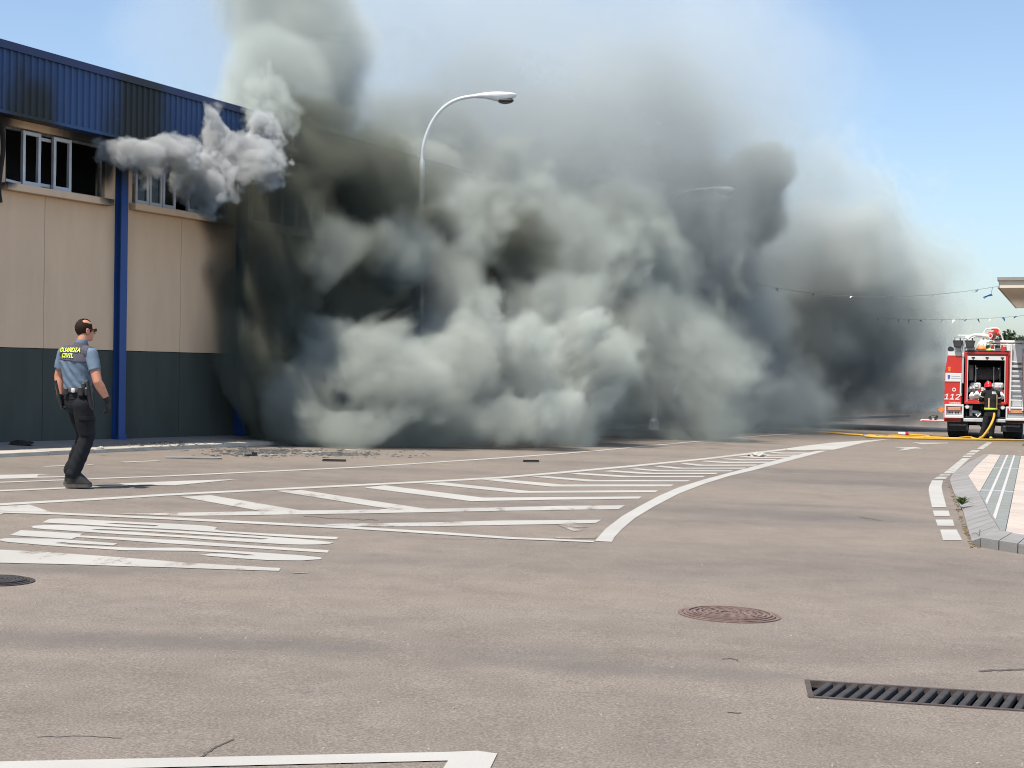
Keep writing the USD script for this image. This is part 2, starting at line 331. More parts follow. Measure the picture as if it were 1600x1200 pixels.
S = [
 [(184, 803.3), (260, 802), (409, 799.3), (282, 776.7), (328, 774.1), (470, 798), (540, 797.5), (609, 795.8), (430.6, 767.5), (470, 766), (667, 795.6), (780, 793.3), (871, 791), (976.6, 790), (967, 796), (871, 797.4), (780, 798.8), (560, 802.9), (438.5, 804.8), (290, 806.8)],
 [(568, 762.2), (601, 758.9), (755, 778), (1003, 776.2), (998, 779.6), (860, 781.4), (736, 783.6)],
 [(660, 755.6), (692, 754.2), (826.8, 767.7), (1029, 766.4), (1024, 769.4), (810, 770.7)],
 [(752.5, 749.8), (780, 748.6), (879, 757.5), (1053, 757.4), (1048, 760.4), (862.5, 760.8)],
 [(829.5, 745.1), (851.5, 744.3), (930, 750.4), (1079, 750.4), (1074, 752.6), (918, 752.6)],
 [(890, 740.6), (905, 739.4), (988, 744), (1102, 744), (1098, 746), (972, 746)],
 [(942, 736.6), (956, 735.4), (1020, 739.2), (1122, 739.2), (1118, 741), (1008, 741)],
 [(982, 733), (996, 732.2), (1032, 735), (1146, 735.2), (1142, 736.8), (1024, 736.6)],
 [(1022, 729), (1032, 728), (1068, 731.2), (1166, 731), (1162, 732.8), (1056, 732.6)],
 [(1062, 724.8), (1072, 723.8), (1100, 726.6), (1184, 726.2), (1180, 728), (1092, 728.2)],
 [(1095, 721), (1103, 720.2), (1140, 722), (1204, 721.8), (1199, 723.6), (1132, 723.8)],
 [(1126, 717.4), (1134, 716.6), (1166, 718), (1216, 717.6), (1211, 719.2), (1158, 719.6)],
 [(1153, 713.3), (1160, 712.6), (1186, 714.3), (1232, 714.2), (1227, 715.8), (1178, 715.9)],
 [(1179, 710), (1186, 709.2), (1206, 710.9), (1246, 710.6), (1241, 712.1), (1198, 712.4)],
 [(1201, 707.2), (1208, 706.5), (1226, 707.5), (1264, 707.3), (1259, 708.8), (1218, 708.9)],
 [(496, 819.6), (533, 819.0), (680, 816.6), (780, 813.9), (939.5, 812.8), (931, 817.6), (871, 819.4), (670, 823), (549, 823.4)]]
for i, s in enumerate(S): mark('hatch_stripe', s, 'paint_worn' if i in (0, 15) else 'paint_fresh')
mark('hatch_stripe', [(871, 819.6), (890, 819.2), (921, 824.9), (900, 825)], 'paint_faint', label='faint torn end of a hatching stripe')
mark('hatch_stripe', [(871, 821), (880, 820.4), (912, 829.6), (896, 830.4)], 'paint_faint')
mark('lane_line', [(-60, 755.6), (0, 753.4), (100, 749.7), (149, 747.6), (280, 742.4), (380, 737.8), (562, 729.6), (760, 716.6), (860, 709.7), (928, 704.2), (1096, 688.8), (1200, 679.8), (1250, 677.2), (1250, 678.1), (1200, 680.6), (1096, 689.8), (928, 705.4), (860, 711), (760, 718), (562, 731), (380, 739.4), (280, 744), (149, 749), (100, 751), (0, 754.8), (-60, 757.1)], label='thin white lane line running from the left edge into the smoke')
mark('lane_line', [(-60, 768.6), (0, 766.2), (103, 761.8), (200, 758.0), (200, 760), (103, 763.9), (0, 768.3), (-60, 770.7)], label='white line under the officer\'s boots')
mark('lane_arrow', [(184, 756), (280, 752), (376, 748.9), (273, 758.7), (226, 758.2), (200, 759)], label='slim white arrowhead beside the officer\'s shadow')
mark('lane_arrow', [(-40, 743.4), (0, 742.4), (66.5, 741.1), (81.4, 741.6), (59.5, 742.4), (58, 745.2), (103, 744.6), (103, 745.8), (0, 748.7), (-40, 750.2)], label='broad white arrow shaft at the left edge')
mark('lane_line', [(-40, 803.5), (6, 802), (0, 805), (-40, 807)], label='short white stub at the left edge')
for a, b, w in (((68, 729.2), (107, 727.8), .10), ((136, 726.8), (144, 726.4), .10), ((192.5, 722.4), (247, 720.2), .12), ((398, 711.4), (430, 710.4), .14), ((464, 708.2), (503.5, 706.4), .14), ((534, 703.1), (572, 701.8), .14)):
    ribbon('edge_dash', [a, b], w)
# the word STOP, long letters read along the lane
P_ = [(65.6, 817.1), (77, 811.5), (94.5, 810.6), (112, 811.2), (166, 814.1), (280, 819.4), (321, 822), (334, 823.6), (339.6, 825.4), (335, 827.6), (345, 829.9), (417.5, 834.3), (528, 839.9), (526, 843.4), (470, 841), (417.5, 837.6), (339, 832), (280, 828.1), (184, 823.6), (129.5, 820.3)]
mark('letter', P_, hole=[(163.6, 818.1), (182, 818), (217, 819.9), (248.5, 821.6), (241.5, 823.2), (201, 821.3)], label='painted letter P of the word STOP')
O_ = [(48, 823.8), (54, 822), (70, 820.9), (94.5, 821.0), (129.5, 822.3), (184, 825.5), (280, 830.2), (339, 833.8), (417.5, 839.2), (470, 843), (500, 845.7), (518, 848), (521, 849), (515, 850.3), (495, 851.6), (470, 851.8), (440, 850.9), (417.5, 849.6), (339, 844.6), (280, 840), (192.5, 835.7), (140, 832.1), (94.5, 829), (70, 827.6), (52.5, 825.9)]
mark('letter', O_, hole=[(141.8, 828.1), (157.5, 827.3), (227.5, 830.4), (280, 833.6), (339, 837.2), (400, 841), (420, 842.5), (409, 843.7), (339, 840), (260, 835.8), (210, 832), (157.5, 829.5)], label='painted letter O of the word STOP')
mark('letter', [(15, 836.9), (33, 829), (128.6, 834.6), (125, 837.4), (280, 844.8), (382.5, 852.3), (514, 860.5), (512, 864.4), (382.5, 856.5), (260, 849.7), (192.5, 844.6), (120, 840), (112, 843)], label='painted letter T of the word STOP')
mark('letter', [(-3, 844.8), (0, 842.9), (10.5, 841.4), (87.5, 842.7), (184, 849.7), (177, 853), (110, 849.4), (98, 848), (86, 849.2), (108.5, 852.2), (152, 854.4), (219, 857), (280, 856.5), (295, 857.5), (347.5, 860.5), (417.5, 864.9), (470, 868.4), (500, 871.6), (503, 872.8), (501.5, 874.5), (470, 876.6), (417.5, 875.9), (374, 873.3), (311, 868), (330, 865.8), (358, 866.3), (382.5, 868.9), (399, 868.2), (382.5, 866.4), (358, 864.5), (295, 861.4), (280, 861.4), (192.5, 860.5), (133, 856.7), (70, 852.6), (10.5, 847.4)], label='painted letter S of the word STOP')
mark('stop_line', [(-60, 856.6), (0, 859.6), (70, 863.1), (192.5, 871.9), (280, 878.9), (347.5, 883.3), (438.5, 888.5), (436, 892.9), (347.5, 890.3), (260, 887.1), (210, 885.9), (105, 882.4), (0, 880.1), (-60, 879)], 'paint_worn', label='broad worn white band below the word STOP')
mark('stop_line', [(456, 895.6), (480, 894.6), (483, 895.6), (460, 896.8)], 'paint_faint', label='last flakes of the worn white band')
mark('stop_line', [(-80, 1193.5), (0, 1191.5), (325, 1184.5), (700, 1176.5), (745, 1174.6), (777, 1179), (764, 1206), (756, 1240), (640, 1240), (690, 1206), (700, 1190), (325, 1199), (-80, 1208)], label='wide white line with a square corner nearest the camera')
D = [[(1469, 828), (1494.5, 828), (1503.5, 844.5), (1473.5, 844.5)], [(1461.5, 812.3), (1488.5, 812.3), (1491.5, 822.3), (1465.3, 822)], [(1457.5, 798.3), (1482.2, 798.3), (1484.3, 806.7), (1460, 806.7)],
     [(1456.3, 750.8), (1473.5, 750.8), (1471.3, 760.5), (1473, 771), (1478.8, 792.8), (1456.3, 792.8), (1452.4, 775), (1451, 766.5), (1451.8, 760.5)], [(1458.5, 748.5), (1465, 745.2), (1480.5, 745.2), (1477.5, 748.8)],
     [(1466.5, 743.6), (1471, 740.8), (1486, 740.8), (1482.5, 743.6)], [(1474.2, 739.7), (1503.8, 716), (1515.5, 716), (1490, 739.7)], [(1503.8, 714.4), (1505.9, 712.2), (1519, 712.2), (1517.5, 714.4)],
     [(1508, 710.6), (1512, 708.1), (1524.5, 708.1), (1521.7, 710.8)], [(1512.7, 707.1), (1519, 703.6), (1532, 703.6), (1525.8, 707.3)], [(1525.8, 701.8), (1542.3, 691.3), (1550.6, 691.3), (1536, 702)]]
for i, d in enumerate(D): mark('kerb_dash', d, 'paint_fresh' if i < 4 else 'paint_worn')
mark('lane_arrow', [(1395.8, 699.8), (1429.5, 698.4), (1444.6, 701.4), (1430, 701), (1411.6, 703.9), (1403.4, 703.9), (1414.4, 701)], 'paint_worn', label='small worn white arrow on the road in front of the fire engine')
mark('lane_arrow', [(1424, 691), (1440.5, 691.8), (1481.8, 691.8), (1481, 693), (1440.5, 694.4)], 'paint_worn', label='far worn white arrow close to the yellow hose')
mark('lane_line', [(1575, 704.5), (1640, 705), (1640, 706), (1575, 705.6)], 'paint_faint', label='faint stub of paint at the right edge')
rc = random.Random(5)
def crack(pts, w):
    p = []
    for (x0, y0), (x1, y1) in zip(pts, pts[1:]):
        for k in range(5): p.append((x0 + (x1 - x0) * k / 5 + rc.uniform(-2, 2), y0 + (y1 - y0) * k / 5 + rc.uniform(-.8, .8)))
    q = np.array([gp(x, y)[:2] for x, y in p + [pts[-1]]]); n = len(q)
    l = sg.LineString(q); u = l.buffer(w / 2, cap_style='flat')
    return obj('crack', flat(u, .002), 'crack', road)
for pts, w in (([(312, 1184), (330, 1172), (346, 1164), (366, 1156)], .010), ([(1135, 1113), (1158, 1114)], .012), ([(1128, 1031), (1142, 1029), (1152, 1033)], .008), ([(1530, 1049), (1568, 1047), (1602, 1046)], .03), ([(474, 806), (530, 811), (590, 813)], .03),
               ([(1340, 808), (1378, 813)], .03), ([(60, 1152), (130, 1150), (190, 1154)], .006), ([(690, 842), (740, 843), (790, 840)], .008)):
    crack(pts, w)

# ------------------------------------------------------------------ covers and grate let into the road
def on_road(px, py): return gp(px, py)
TILT = np.array([[1, 0, GA], [0, 1, GB], [-GA, -GB, 1.0]]).T
def lay(m, p, rz=0.0):
    """lay a piece built around the origin on the sloping road"""
    m = rot(m, rz, [0, 0, 1]); v = np.array(m.vertices); v[:, 2] += GA * v[:, 0] + GB * v[:, 1]; m.vertices = v + p; return m
def manhole(px, py, r, mat, label):
    p = on_road(px, py); t = thing('manhole_cover', label, 'manhole cover', p)
    z = np.zeros(3)
    ring = trimesh.creation.annulus(r, r + .022, .012, sections=48); obj('frame', lay(ring, z), mat, t)
    disc = [move(trimesh.creation.cylinder(r - .008, .012, sections=48), [0, 0, .003])]
    obj('lid', lay(cat(disc), z), mat, t)
    rings = [move(trimesh.creation.annulus(q, q + .014, .008, sections=48), [0, 0, .013]) for q in np.linspace(.05, r - .04, 6)]
    obj('rim_ring', lay(cat(rings), z), mat, t)
    st = []
    for q in np.linspace(.08, r - .07, 5):
        k = int(2 * math.pi * q / .055)
        for i in range(k): st.append(move(box((0, 0, 0), (.022, .03, .008), 2 * math.pi * i / k), [q * math.cos(2 * math.pi * i / k), q * math.sin(2 * math.pi * i / k), .0125]))
    obj('tread', lay(cat(st), z), mat, t, kind='stuff')
manhole(1139.5, 961, .272, 'rust', 'round rusty manhole cover in the open road on the right')
manhole(-7, 908.3, .205, 'iron', 'dark round manhole cover cut off by the left edge')

gt = thing('drain_grate', 'long rusty slotted drain grate with slanting bars at the lower right', 'drain grate', g0)
fr = [box((gl / 2, -.008, 0), (gl, .022, .03)), box((gl / 2, gw + .008, 0), (gl, .022, .03)), box((-.008, gw / 2, 0), (.022, gw + .038, .03)), box((gl + .008, gw / 2, 0), (.022, gw + .038, .03))]
obj('frame', lay(move(cat(fr), [0, 0, -.009]), np.zeros(3), gang), 'rust_dark', gt)
pit = [box((gl / 2, gw / 2, -.36), (gl + .06, gw + .06, .02)), box((gl / 2, -.03, -.19), (gl + .06, .02, .34)), box((gl / 2, gw + .03, -.19), (gl + .06, .02, .34)), box((-.03, gw / 2, -.19), (.02, gw + .04, .34)), box((gl + .03, gw / 2, -.19), (.02, gw + .04, .34))]
obj('pit', lay(cat(pit), np.zeros(3), gang), 'black_hole', gt)
nb = 40
for i in range(nb):
    x = .03 + i * (gl - .04) / nb
    b = bbox((0, 0, 0), (.030, gw * 1.02, .03), .004); b = rot(b, -.30, [0, 0, 1])
    b = b.copy(); obj('bar', lay(move(b, [x + .01, gw / 2, -.010]), np.zeros(3), gang), 'iron', gt)

# ------------------------------------------------------------------ left pavement along the building
KA, KB = np.array([-7.15, 20.66]), np.array([-4.58, 26.45])
kd = KB - KA; klen = np.linalg.norm(kd); kd /= klen; kn = np.array([kd[1], -kd[0]])
pv = thing('pavement', kind='structure')
def kp(s, n): return KA + kd * s + kn * n
def raised(poly, h0, h1):
    """a slab over a ground polygon, its top following the slope"""
    m = prism(poly, 0, 1); v = np.array(m.vertices); g = gz(v[:, 0], v[:, 1]); v[:, 2] = np.where(v[:, 2] > .5, g + h1, g + h0); m.vertices = v; return m
def fallen(poly, extra=0.0):
    """pavement top: highest at the wall, falling to the kerb"""
    m = prism(poly, 0, 1); v = np.array(m.vertices); g = gz(v[:, 0], v[:, 1]); n = (v[:, :2] - W0) @ WN; v[:, 2] = np.where(v[:, 2] > .5, g + .118 - .048 * np.clip(n, 0, 1.6) + extra, g - .3); m.vertices = v; return m
for i in range(36):
    s0 = -14 + 2.5 * i
    obj('pavement_slab', fallen(sg.Polygon([kp(s0 + .006, -.36), kp(s0 + 2.494, -.36), wp(s0 + .494, .0)[:2], wp(s0 - 1.994, .0)[:2]])), 'concrete', pv)
for i in range(60):
    s0 = -8 + i * 1.0
    if s0 > 45: break
    obj('kerb_stone', fallen(sg.Polygon([kp(s0 + .006, -.355), kp(s0 + .994, -.355), kp(s0 + .994, 0), kp(s0 + .006, 0)]), .003 + .003 * math.sin(i * 2.3)), 'kerbstone', pv)

# ------------------------------------------------------------------ right pavement island: sloping kerb stones, cream and grey tiles
isl = thing('pavement', kind='structure')
O = [(1538, 710), (1511, 724), (1489, 739.5), (1484, 750), (1489, 766), (1497, 784), (1505, 798), (1510, 818), (1518.5, 846)]
I = [(1545, 710), (1526, 727), (1512.5, 743), (1522, 758), (1533.5, 777), (1540, 790), (1548, 806), (1556, 818), (1562, 828)]
def along(pts, n):
    p = np.array(pts, float); s = np.r_[0, np.cumsum(np.linalg.norm(np.diff(p, axis=0), axis=1))]; u = np.linspace(0, s[-1], n)
    return np.c_[np.interp(u, s, p[:, 0]), np.interp(u, s, p[:, 1])]
Ow = [gp(x, y, .02)[:2] for x, y in O]; Iw = [gp(x, y, .085)[:2] for x, y in I]
oo, ii = along(Ow, 41), along(Iw, 41)
for k in range(40):
    a, b, c, d = oo[k], oo[k + 1], ii[k + 1], ii[k]
    e = .02; a2, b2, c2, d2 = a + (b - a) * e, b + (a - b) * e, c + (d - c) * e, d + (c - d) * e
    v = [(*q, gz(*q) + h) for q, h in zip((a2, b2, c2, d2), (.022, .022, .085, .085))] + [(*q, gz(*q) - .2) for q in (a2, b2, c2, d2)]
    obj('kerb_stone', trimesh.convex.convex_hull(np.array(v)), 'kerb_grey', isl)
No = [(1532, 840), (1566, 845.5), (1600, 851), (1660, 860.5), (1760, 876)]; Ni = [(1562, 828), (1581, 832), (1600, 835.5), (1660, 845), (1760, 860)]
nO = along([gp(x, y, .085)[:2] for x, y in No], 8); nI = along([gp(x, y, .085)[:2] for x, y in Ni], 8)
corner = [np.array(oo[-1]), nO[0], nI[0], ii[-1]]
obj('kerb_stone', trimesh.convex.convex_hull(np.array([(*q, gz(*q) + h) for q, h in ((oo[-1], .025), (nO[0], .08), (nI[0] + 1e-3, .085), (ii[-2], .085))] + [(*q, gz(*q) - .2) for q in (oo[-1], nO[0], nI[0], ii[-2])])), 'kerb_grey', isl)
for k in range(7):
    q = sg.Polygon([nO[k], nO[k + 1], nI[k + 1], nI[k]]).buffer(-.004)
    obj('kerb_stone', raised(q, -.2, .085), 'kerb_grey', isl)
u0 = gp(1571, 831, .085)[:2]; u1 = gp(1595, 712.5, .085)[:2]; ud = (u1 - u0) / np.linalg.norm(u1 - u0); un = np.array([ud[1], -ud[0]])   # right edge of the grey strip
inner = [gp(x, y, .085)[:2] for x, y in I] + list(nI[1:]) + [u1 + un * 5.5, gp(1545, 710, .085)[:2]]
inner = sg.Polygon(inner).buffer(0)
obj('mortar_bed', raised(inner, -.2, .067), 'concrete', isl)
L = np.linalg.norm(u1 - u0) + 1.0
def strip(n0, n1, s0, s1): return sg.Polygon([u0 + un * n0 + ud * s0, u0 + un * n1 + ud * s0, u0 + un * n1 + ud * s1, u0 + un * n0 + ud * s1])
rt = random.Random(8); count = 0
lanes = [(-2.4, 'c'), (-1.9, 'c'), (-1.4, 'c'), (-.9, 'c'), (-.41, 'g'), (0, 'c'), (.5, 'c'), (1.0, 'c'), (1.5, 'c'), (2.0, 'c'), (2.5, 'c')]
wid = {'c': .5, 'g': .41}
for n0, kd_ in lanes:
    w = wid[kd_] if n0 != -.9 else .49
    for j in range(-1, int(L / .5) + 1):
        s0 = j * .5
        p = strip(n0 + .004, n0 + w - .004, s0 + .004, s0 + .496).intersection(inner.buffer(-.004))
        if p.is_empty or p.area < .01 or p.geom_type != 'Polygon': continue
        if count > 290: continue
        count += 1
        m = 'tile_grey' if kd_ == 'g' else rt.choice(['tile_cream', 'tile_cream', 'tile_cream_b'])
        obj('paving_tile', raised(p, .02, .085 + rt.uniform(-.0015, .0015)), m, isl)
for n0 in (-.29, -.15):
    p = strip(n0, n0 + .035, -1, L).intersection(inner.buffer(-.02))
    obj('guide_line', raised(p, .02, .091), 'tile_line', isl)
for s0 in (6.2, 13.0):
    obj('joint_strip', raised(strip(-.55, .0, s0, s0 + .05).intersection(inner), .02, .092), 'grey_metal', isl)

# ------------------------------------------------------------------ the burnt warehouse on the left (x = along the wall, y = into it)
def sooty(name, col, stains, amp=.55, rough=.6, var=.1, scale=2.0, soot=(.011, .011, .0095), lo=.18, hi=.62, metal=0.0, bump=.15, streak=False):
    nodes = {'tc': ('texture_coordinate', {}), 'n': ('noise_texture', {'scale': scale, 'detail': 5, 'roughness': .6}),
             'r': ('rgb_ramp', {'ramp': [(.3, tuple(np.array(col) * (1 - var))), (.7, tuple(np.array(col) * (1 + var * .5)))]}),
             'sm': ('mapping', {'scale': (1.5, 1.5, .7)}), 'sn': ('noise_texture', {'scale': 1.6, 'detail': 5, 'roughness': .62}), 'sa': ('math', {'math_type': 'multiply_add', 'value2': amp, 'value3': -amp / 2}),
             'm': ('mix', {'color2': soot}), 'p': ('principled_bsdf', {'roughness': rough, 'metallic': metal, 'specular_ior_level': .4}),
             'bn': ('noise_texture', {'scale': 35, 'detail': 3}), 'b': ('bump', {'strength': bump, 'distance': .008}),
             'k': ('map_range', {'range_type': 'smoothstep', 'from_min': lo, 'from_max': hi, 'to_min': 0, 'to_max': 1})}
    nodes['nm'] = ('mapping', {'scale': (1.3, 1.3, .3)})
    links = [('tc.object', 'nm.vector'), ('nm.vector', 'n.vector'), ('n.fac', 'r.fac'), ('r.color', 'm.color1'), ('tc.object', 'sm.vector'), ('sm.vector', 'sn.vector'), ('sn.fac', 'sa.value1'), ('tc.object', 'bn.vector'), ('bn.fac', 'b.height'), ('b.normal', 'p.normal')]
    prev = None
    for i, (x, z, rx, rz) in enumerate(stains):
        nodes[f'mp{i}'] = ('mapping', {'mapping_type': 'texture', 'location': (x, 0, z), 'scale': (rx, 60, rz)}); nodes[f'g{i}'] = ('gradient_texture', {'gradient_type': 'spherical'})
        links += [('tc.object', f'mp{i}.vector'), (f'mp{i}.vector', f'g{i}.vector')]
        if prev is None: prev = f'g{i}.fac'
        else:
            nodes[f'x{i}'] = ('math', {'math_type': 'maximum'}); links += [(prev, f'x{i}.value1'), (f'g{i}.fac', f'x{i}.value2')]; prev = f'x{i}.value'
    nodes['ad'] = ('math', {'math_type': 'add'})
    links += [(prev, 'ad.value1'), ('sa.value', 'ad.value2'), ('ad.value', 'k.value'), ('k.result', 'm.fac'), ('m.color', 'p.base_color')]
    MAT[name] = usdkit.material(stage, '/World/Looks/' + name, nodes, links, surface='p.BSDF')
sooty('fascia_blue', (.017, .048, .130), [(.25, 4.95, 1.0, 1.35), (2.75, 5.2, 1.15, 2.6), (-1.6, 5.0, 1.0, 1.5), (7.4, 5.4, 2.0, 2.6)], rough=.5, soot=(.006, .008, .0075), lo=.05, hi=.75, amp=.8)
sooty('cap_blue', (.013, .023, .068), [(2.72, 6.0, 1.0, 1.0)], rough=.42, soot=(.010, .013, .015))
sooty('column_blue', (.012, .044, .155), [(2.63, 5.0, 1.0, 1.1)], rough=.38, soot=(.010, .013, .016))
sooty('wall_beige', (.53, .375, .242), [(1.9, 5.0, 1.5, .75), (-.2, 5.0, .9, .9), (8.2, 3.0, 2.3, 3.4), (2.35, 4.7, .35, .8)], rough=.85, bump=.3, var=.08, soot=(.02, .018, .015), lo=.25, hi=.75)
sooty('wall_dark', (.034, .041, .033), [(8.2, .6, 3.0, 2.0)], rough=.85, bump=.3, var=.20)
sooty('sill_beige', (.50, .36, .235), [(2.3, 4.2, .5, .5), (.0, 4.2, .35, .4)], rough=.85, bump=.2, soot=(.03, .025, .02))

wh = thing('warehouse', 'beige industrial building with blue metal eaves and sooty windows', 'building', (W0[0], W0[1], 0), WANG)
def lx(t, n, z): return (t, -n, z)
def wbox(t0, t1, n0, n1, z0, z1): return box(((t0 + t1) / 2, -(n0 + n1) / 2, (z0 + z1) / 2), (t1 - t0, n1 - n0, z1 - z0))
T0, T1, BAY, COL0 = -7.6, 51.9, 3.40, 2.63
Z_BASE, Z_SB, Z_ST, Z_LIN, Z_EAVE, Z_TOP = 1.53, 3.93, 4.04, 4.93, 5.04, 6.10
wins = []
nbay = 15
for k in range(-3, nbay):
    c = COL0 + BAY * k            # a column, then the window after it
    if k == -1: wins.append((.06, 2.29))
    else: wins.append((c + .36, c + BAY - .36) if k != 0 else (2.98, 5.68))
wins = [w for w in wins if w[1] < T1]
# plain wall panels below the windows, joints in mid bay
j0 = .91
for k in range(-3, nbay):
    a, b = j0 + BAY * k + .004, j0 + BAY * (k + 1) - .004
    obj('wall_panel', wbox(a, b, -.2, 0, Z_BASE + .012, Z_SB), 'wall_beige', wh)
    obj('base_panel', wbox(a, b, -.2, -.004, -1.2, Z_BASE), 'wall_dark', wh)
joint = wbox(T0, T1, -.22, -.03, -1.0, Z_SB - .01); obj('panel_backing', joint, 'wall_dark', wh)
prev = T0
for (a, b) in wins + [(T1, T1)]:         # piers between the windows, lintels above
    obj('pier', wbox(prev, a, -.2, -.002, Z_SB, Z_LIN), 'wall_beige', wh); prev = b
obj('lintel', wbox(T0, T1, -.2, -.001, Z_LIN, Z_EAVE + .3), 'wall_beige', wh)
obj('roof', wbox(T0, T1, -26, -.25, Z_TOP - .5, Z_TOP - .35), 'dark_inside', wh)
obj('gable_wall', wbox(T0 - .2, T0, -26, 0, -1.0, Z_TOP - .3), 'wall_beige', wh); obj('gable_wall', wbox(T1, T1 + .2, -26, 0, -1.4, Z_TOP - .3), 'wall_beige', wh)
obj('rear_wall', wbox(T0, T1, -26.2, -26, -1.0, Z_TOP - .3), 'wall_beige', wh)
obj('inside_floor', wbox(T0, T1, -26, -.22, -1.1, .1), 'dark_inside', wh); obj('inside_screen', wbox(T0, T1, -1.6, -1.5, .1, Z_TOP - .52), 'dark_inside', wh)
# corrugated eaves sheet
PROT = .34
def corrugated(t0, t1, n, z0, z1, pitch=.145, depth=.022):
    k = int((t1 - t0) / pitch); xs, ys = [], []
    for i in range(k):
        x = t0 + i * pitch
        xs += [x, x + pitch * .30, x + pitch * .42, x + pitch * .88]; ys += [n, n, n - depth, n - depth]
    v = [(x, -y, z) for z in (z0, z1) for x, y in zip(xs, ys)]; m = len(xs)
    f = [q for i in range(m - 1) for q in ((i, i + 1, m + i + 1), (i, m + i + 1, m + i))]
    return trimesh.Trimesh(v, f, process=False)
obj('eaves_sheet', corrugated(T0, T1, PROT, Z_EAVE + .02, Z_TOP - .11), 'fascia_blue', wh)
obj('eaves_soffit', wbox(T0, T1, 0, PROT - .04, Z_EAVE, Z_EAVE + .015), 'fascia_blue', wh)
obj('eaves_trim', cat([wbox(T0, T1, PROT - .05, PROT + .012, Z_EAVE - .02, Z_EAVE + .03)]), 'fascia_blue', wh)
obj('roof_flashing', cat([wbox(T0, T1, -.3, PROT + .03, Z_TOP - .02, Z_TOP), wbox(T0, T1, PROT + .005, PROT + .03, Z_TOP - .12, Z_TOP - .02)]), 'cap_blue', wh)
for k in range(-3, nbay):
    c = COL0 + BAY * k
    sec = [wbox(c - .085, c + .085, .125, .138, -.2, Z_EAVE), wbox(c - .085, c + .085, .0, .012, -.2, Z_EAVE), wbox(c - .006, c + .006, .012, .125, -.2, Z_EAVE), wbox(c - .10, c + .10, .0, .155, .02, .13)]
    obj('column', cat(sec), 'column_blue', wh)
# sills and windows
for i, (a, b) in enumerate(wins):
    if b > 55: break
    obj('window_sill', cat([box(((a + b) / 2, -.03, (Z_SB + Z_ST) / 2 + .003), (b - a + .16, .22, Z_ST - Z_SB - .003))]), 'sill_beige', wh)
    main = i in (2, 3)
    w = obj('window', cat([wbox(a, b, -.12, -.07, Z_ST, Z_ST + .045), wbox(a, b, -.12, -.07, Z_LIN - .045, Z_LIN)] + [wbox(x, x + .045, -.12, -.07, Z_ST + .045, Z_LIN - .045) for x in (a, b - .045)]),
            'frame_burnt' if i == 2 else 'frame_alu', wh)
    if i == 2: sashes = [(wt(31) + .02, wt(59) + .02), (wt(79) + .02, wt(107) + .02)]
    elif i == 3: sashes = [(wt(209), wt(230)), (wt(231), wt(251)), (wt(252), wt(272)), (wt(291), wt(312)), (wt(313), wt(333))]
    else: sashes = [(a + .05 + (b - a - .1) * q / 5, a + .05 + (b - a - .1) * (q + 1) / 5) for q in range(5)]
    for (p, q) in sashes:
        fwd = -.062 if i == 2 else -.066
        s = obj('sash', cat([wbox(p, q, fwd, fwd + .05, Z_ST + .02, Z_ST + .085), wbox(p, q, fwd, fwd + .05, Z_LIN - .085, Z_LIN - .03), wbox(p, p + .055, fwd, fwd + .05, Z_ST + .085, Z_LIN - .085), wbox(q - .055, q, fwd, fwd + .05, Z_ST + .085, Z_LIN - .085)]), 'frame_alu', w)
        if i != 2 or p > 5: obj('pane', wbox(p + .055, q - .055, fwd + .02, fwd + .026, Z_ST + .085, Z_LIN - .085), 'pane', w)
    if i == 2:
        obj('sash', cat([wbox(wt(59) + .02, wt(79) + .02, -.115, -.075, Z_ST + .05, Z_ST + .10), wbox(wt(59) + .02, wt(79) + .02, -.115, -.075, Z_LIN - .12, Z_LIN - .07)]), 'frame_alu', w)
        obj('broken_rail', rot(wbox(.1, .42, -.06, -.03, Z_ST + .03, Z_ST + .07), .06, [0, 1, 0], (.2, 0, Z_ST)), 'frame_alu', w, label='bent loose rail of the broken left sash')
obj('cable', tube(spline([lx(-.13, .05, 4.95), lx(-.11, .10, 4.4), lx(-.14, .07, 3.95), lx(-.13, .09, 3.72)], 5), .035, 8), 'charred', wh)
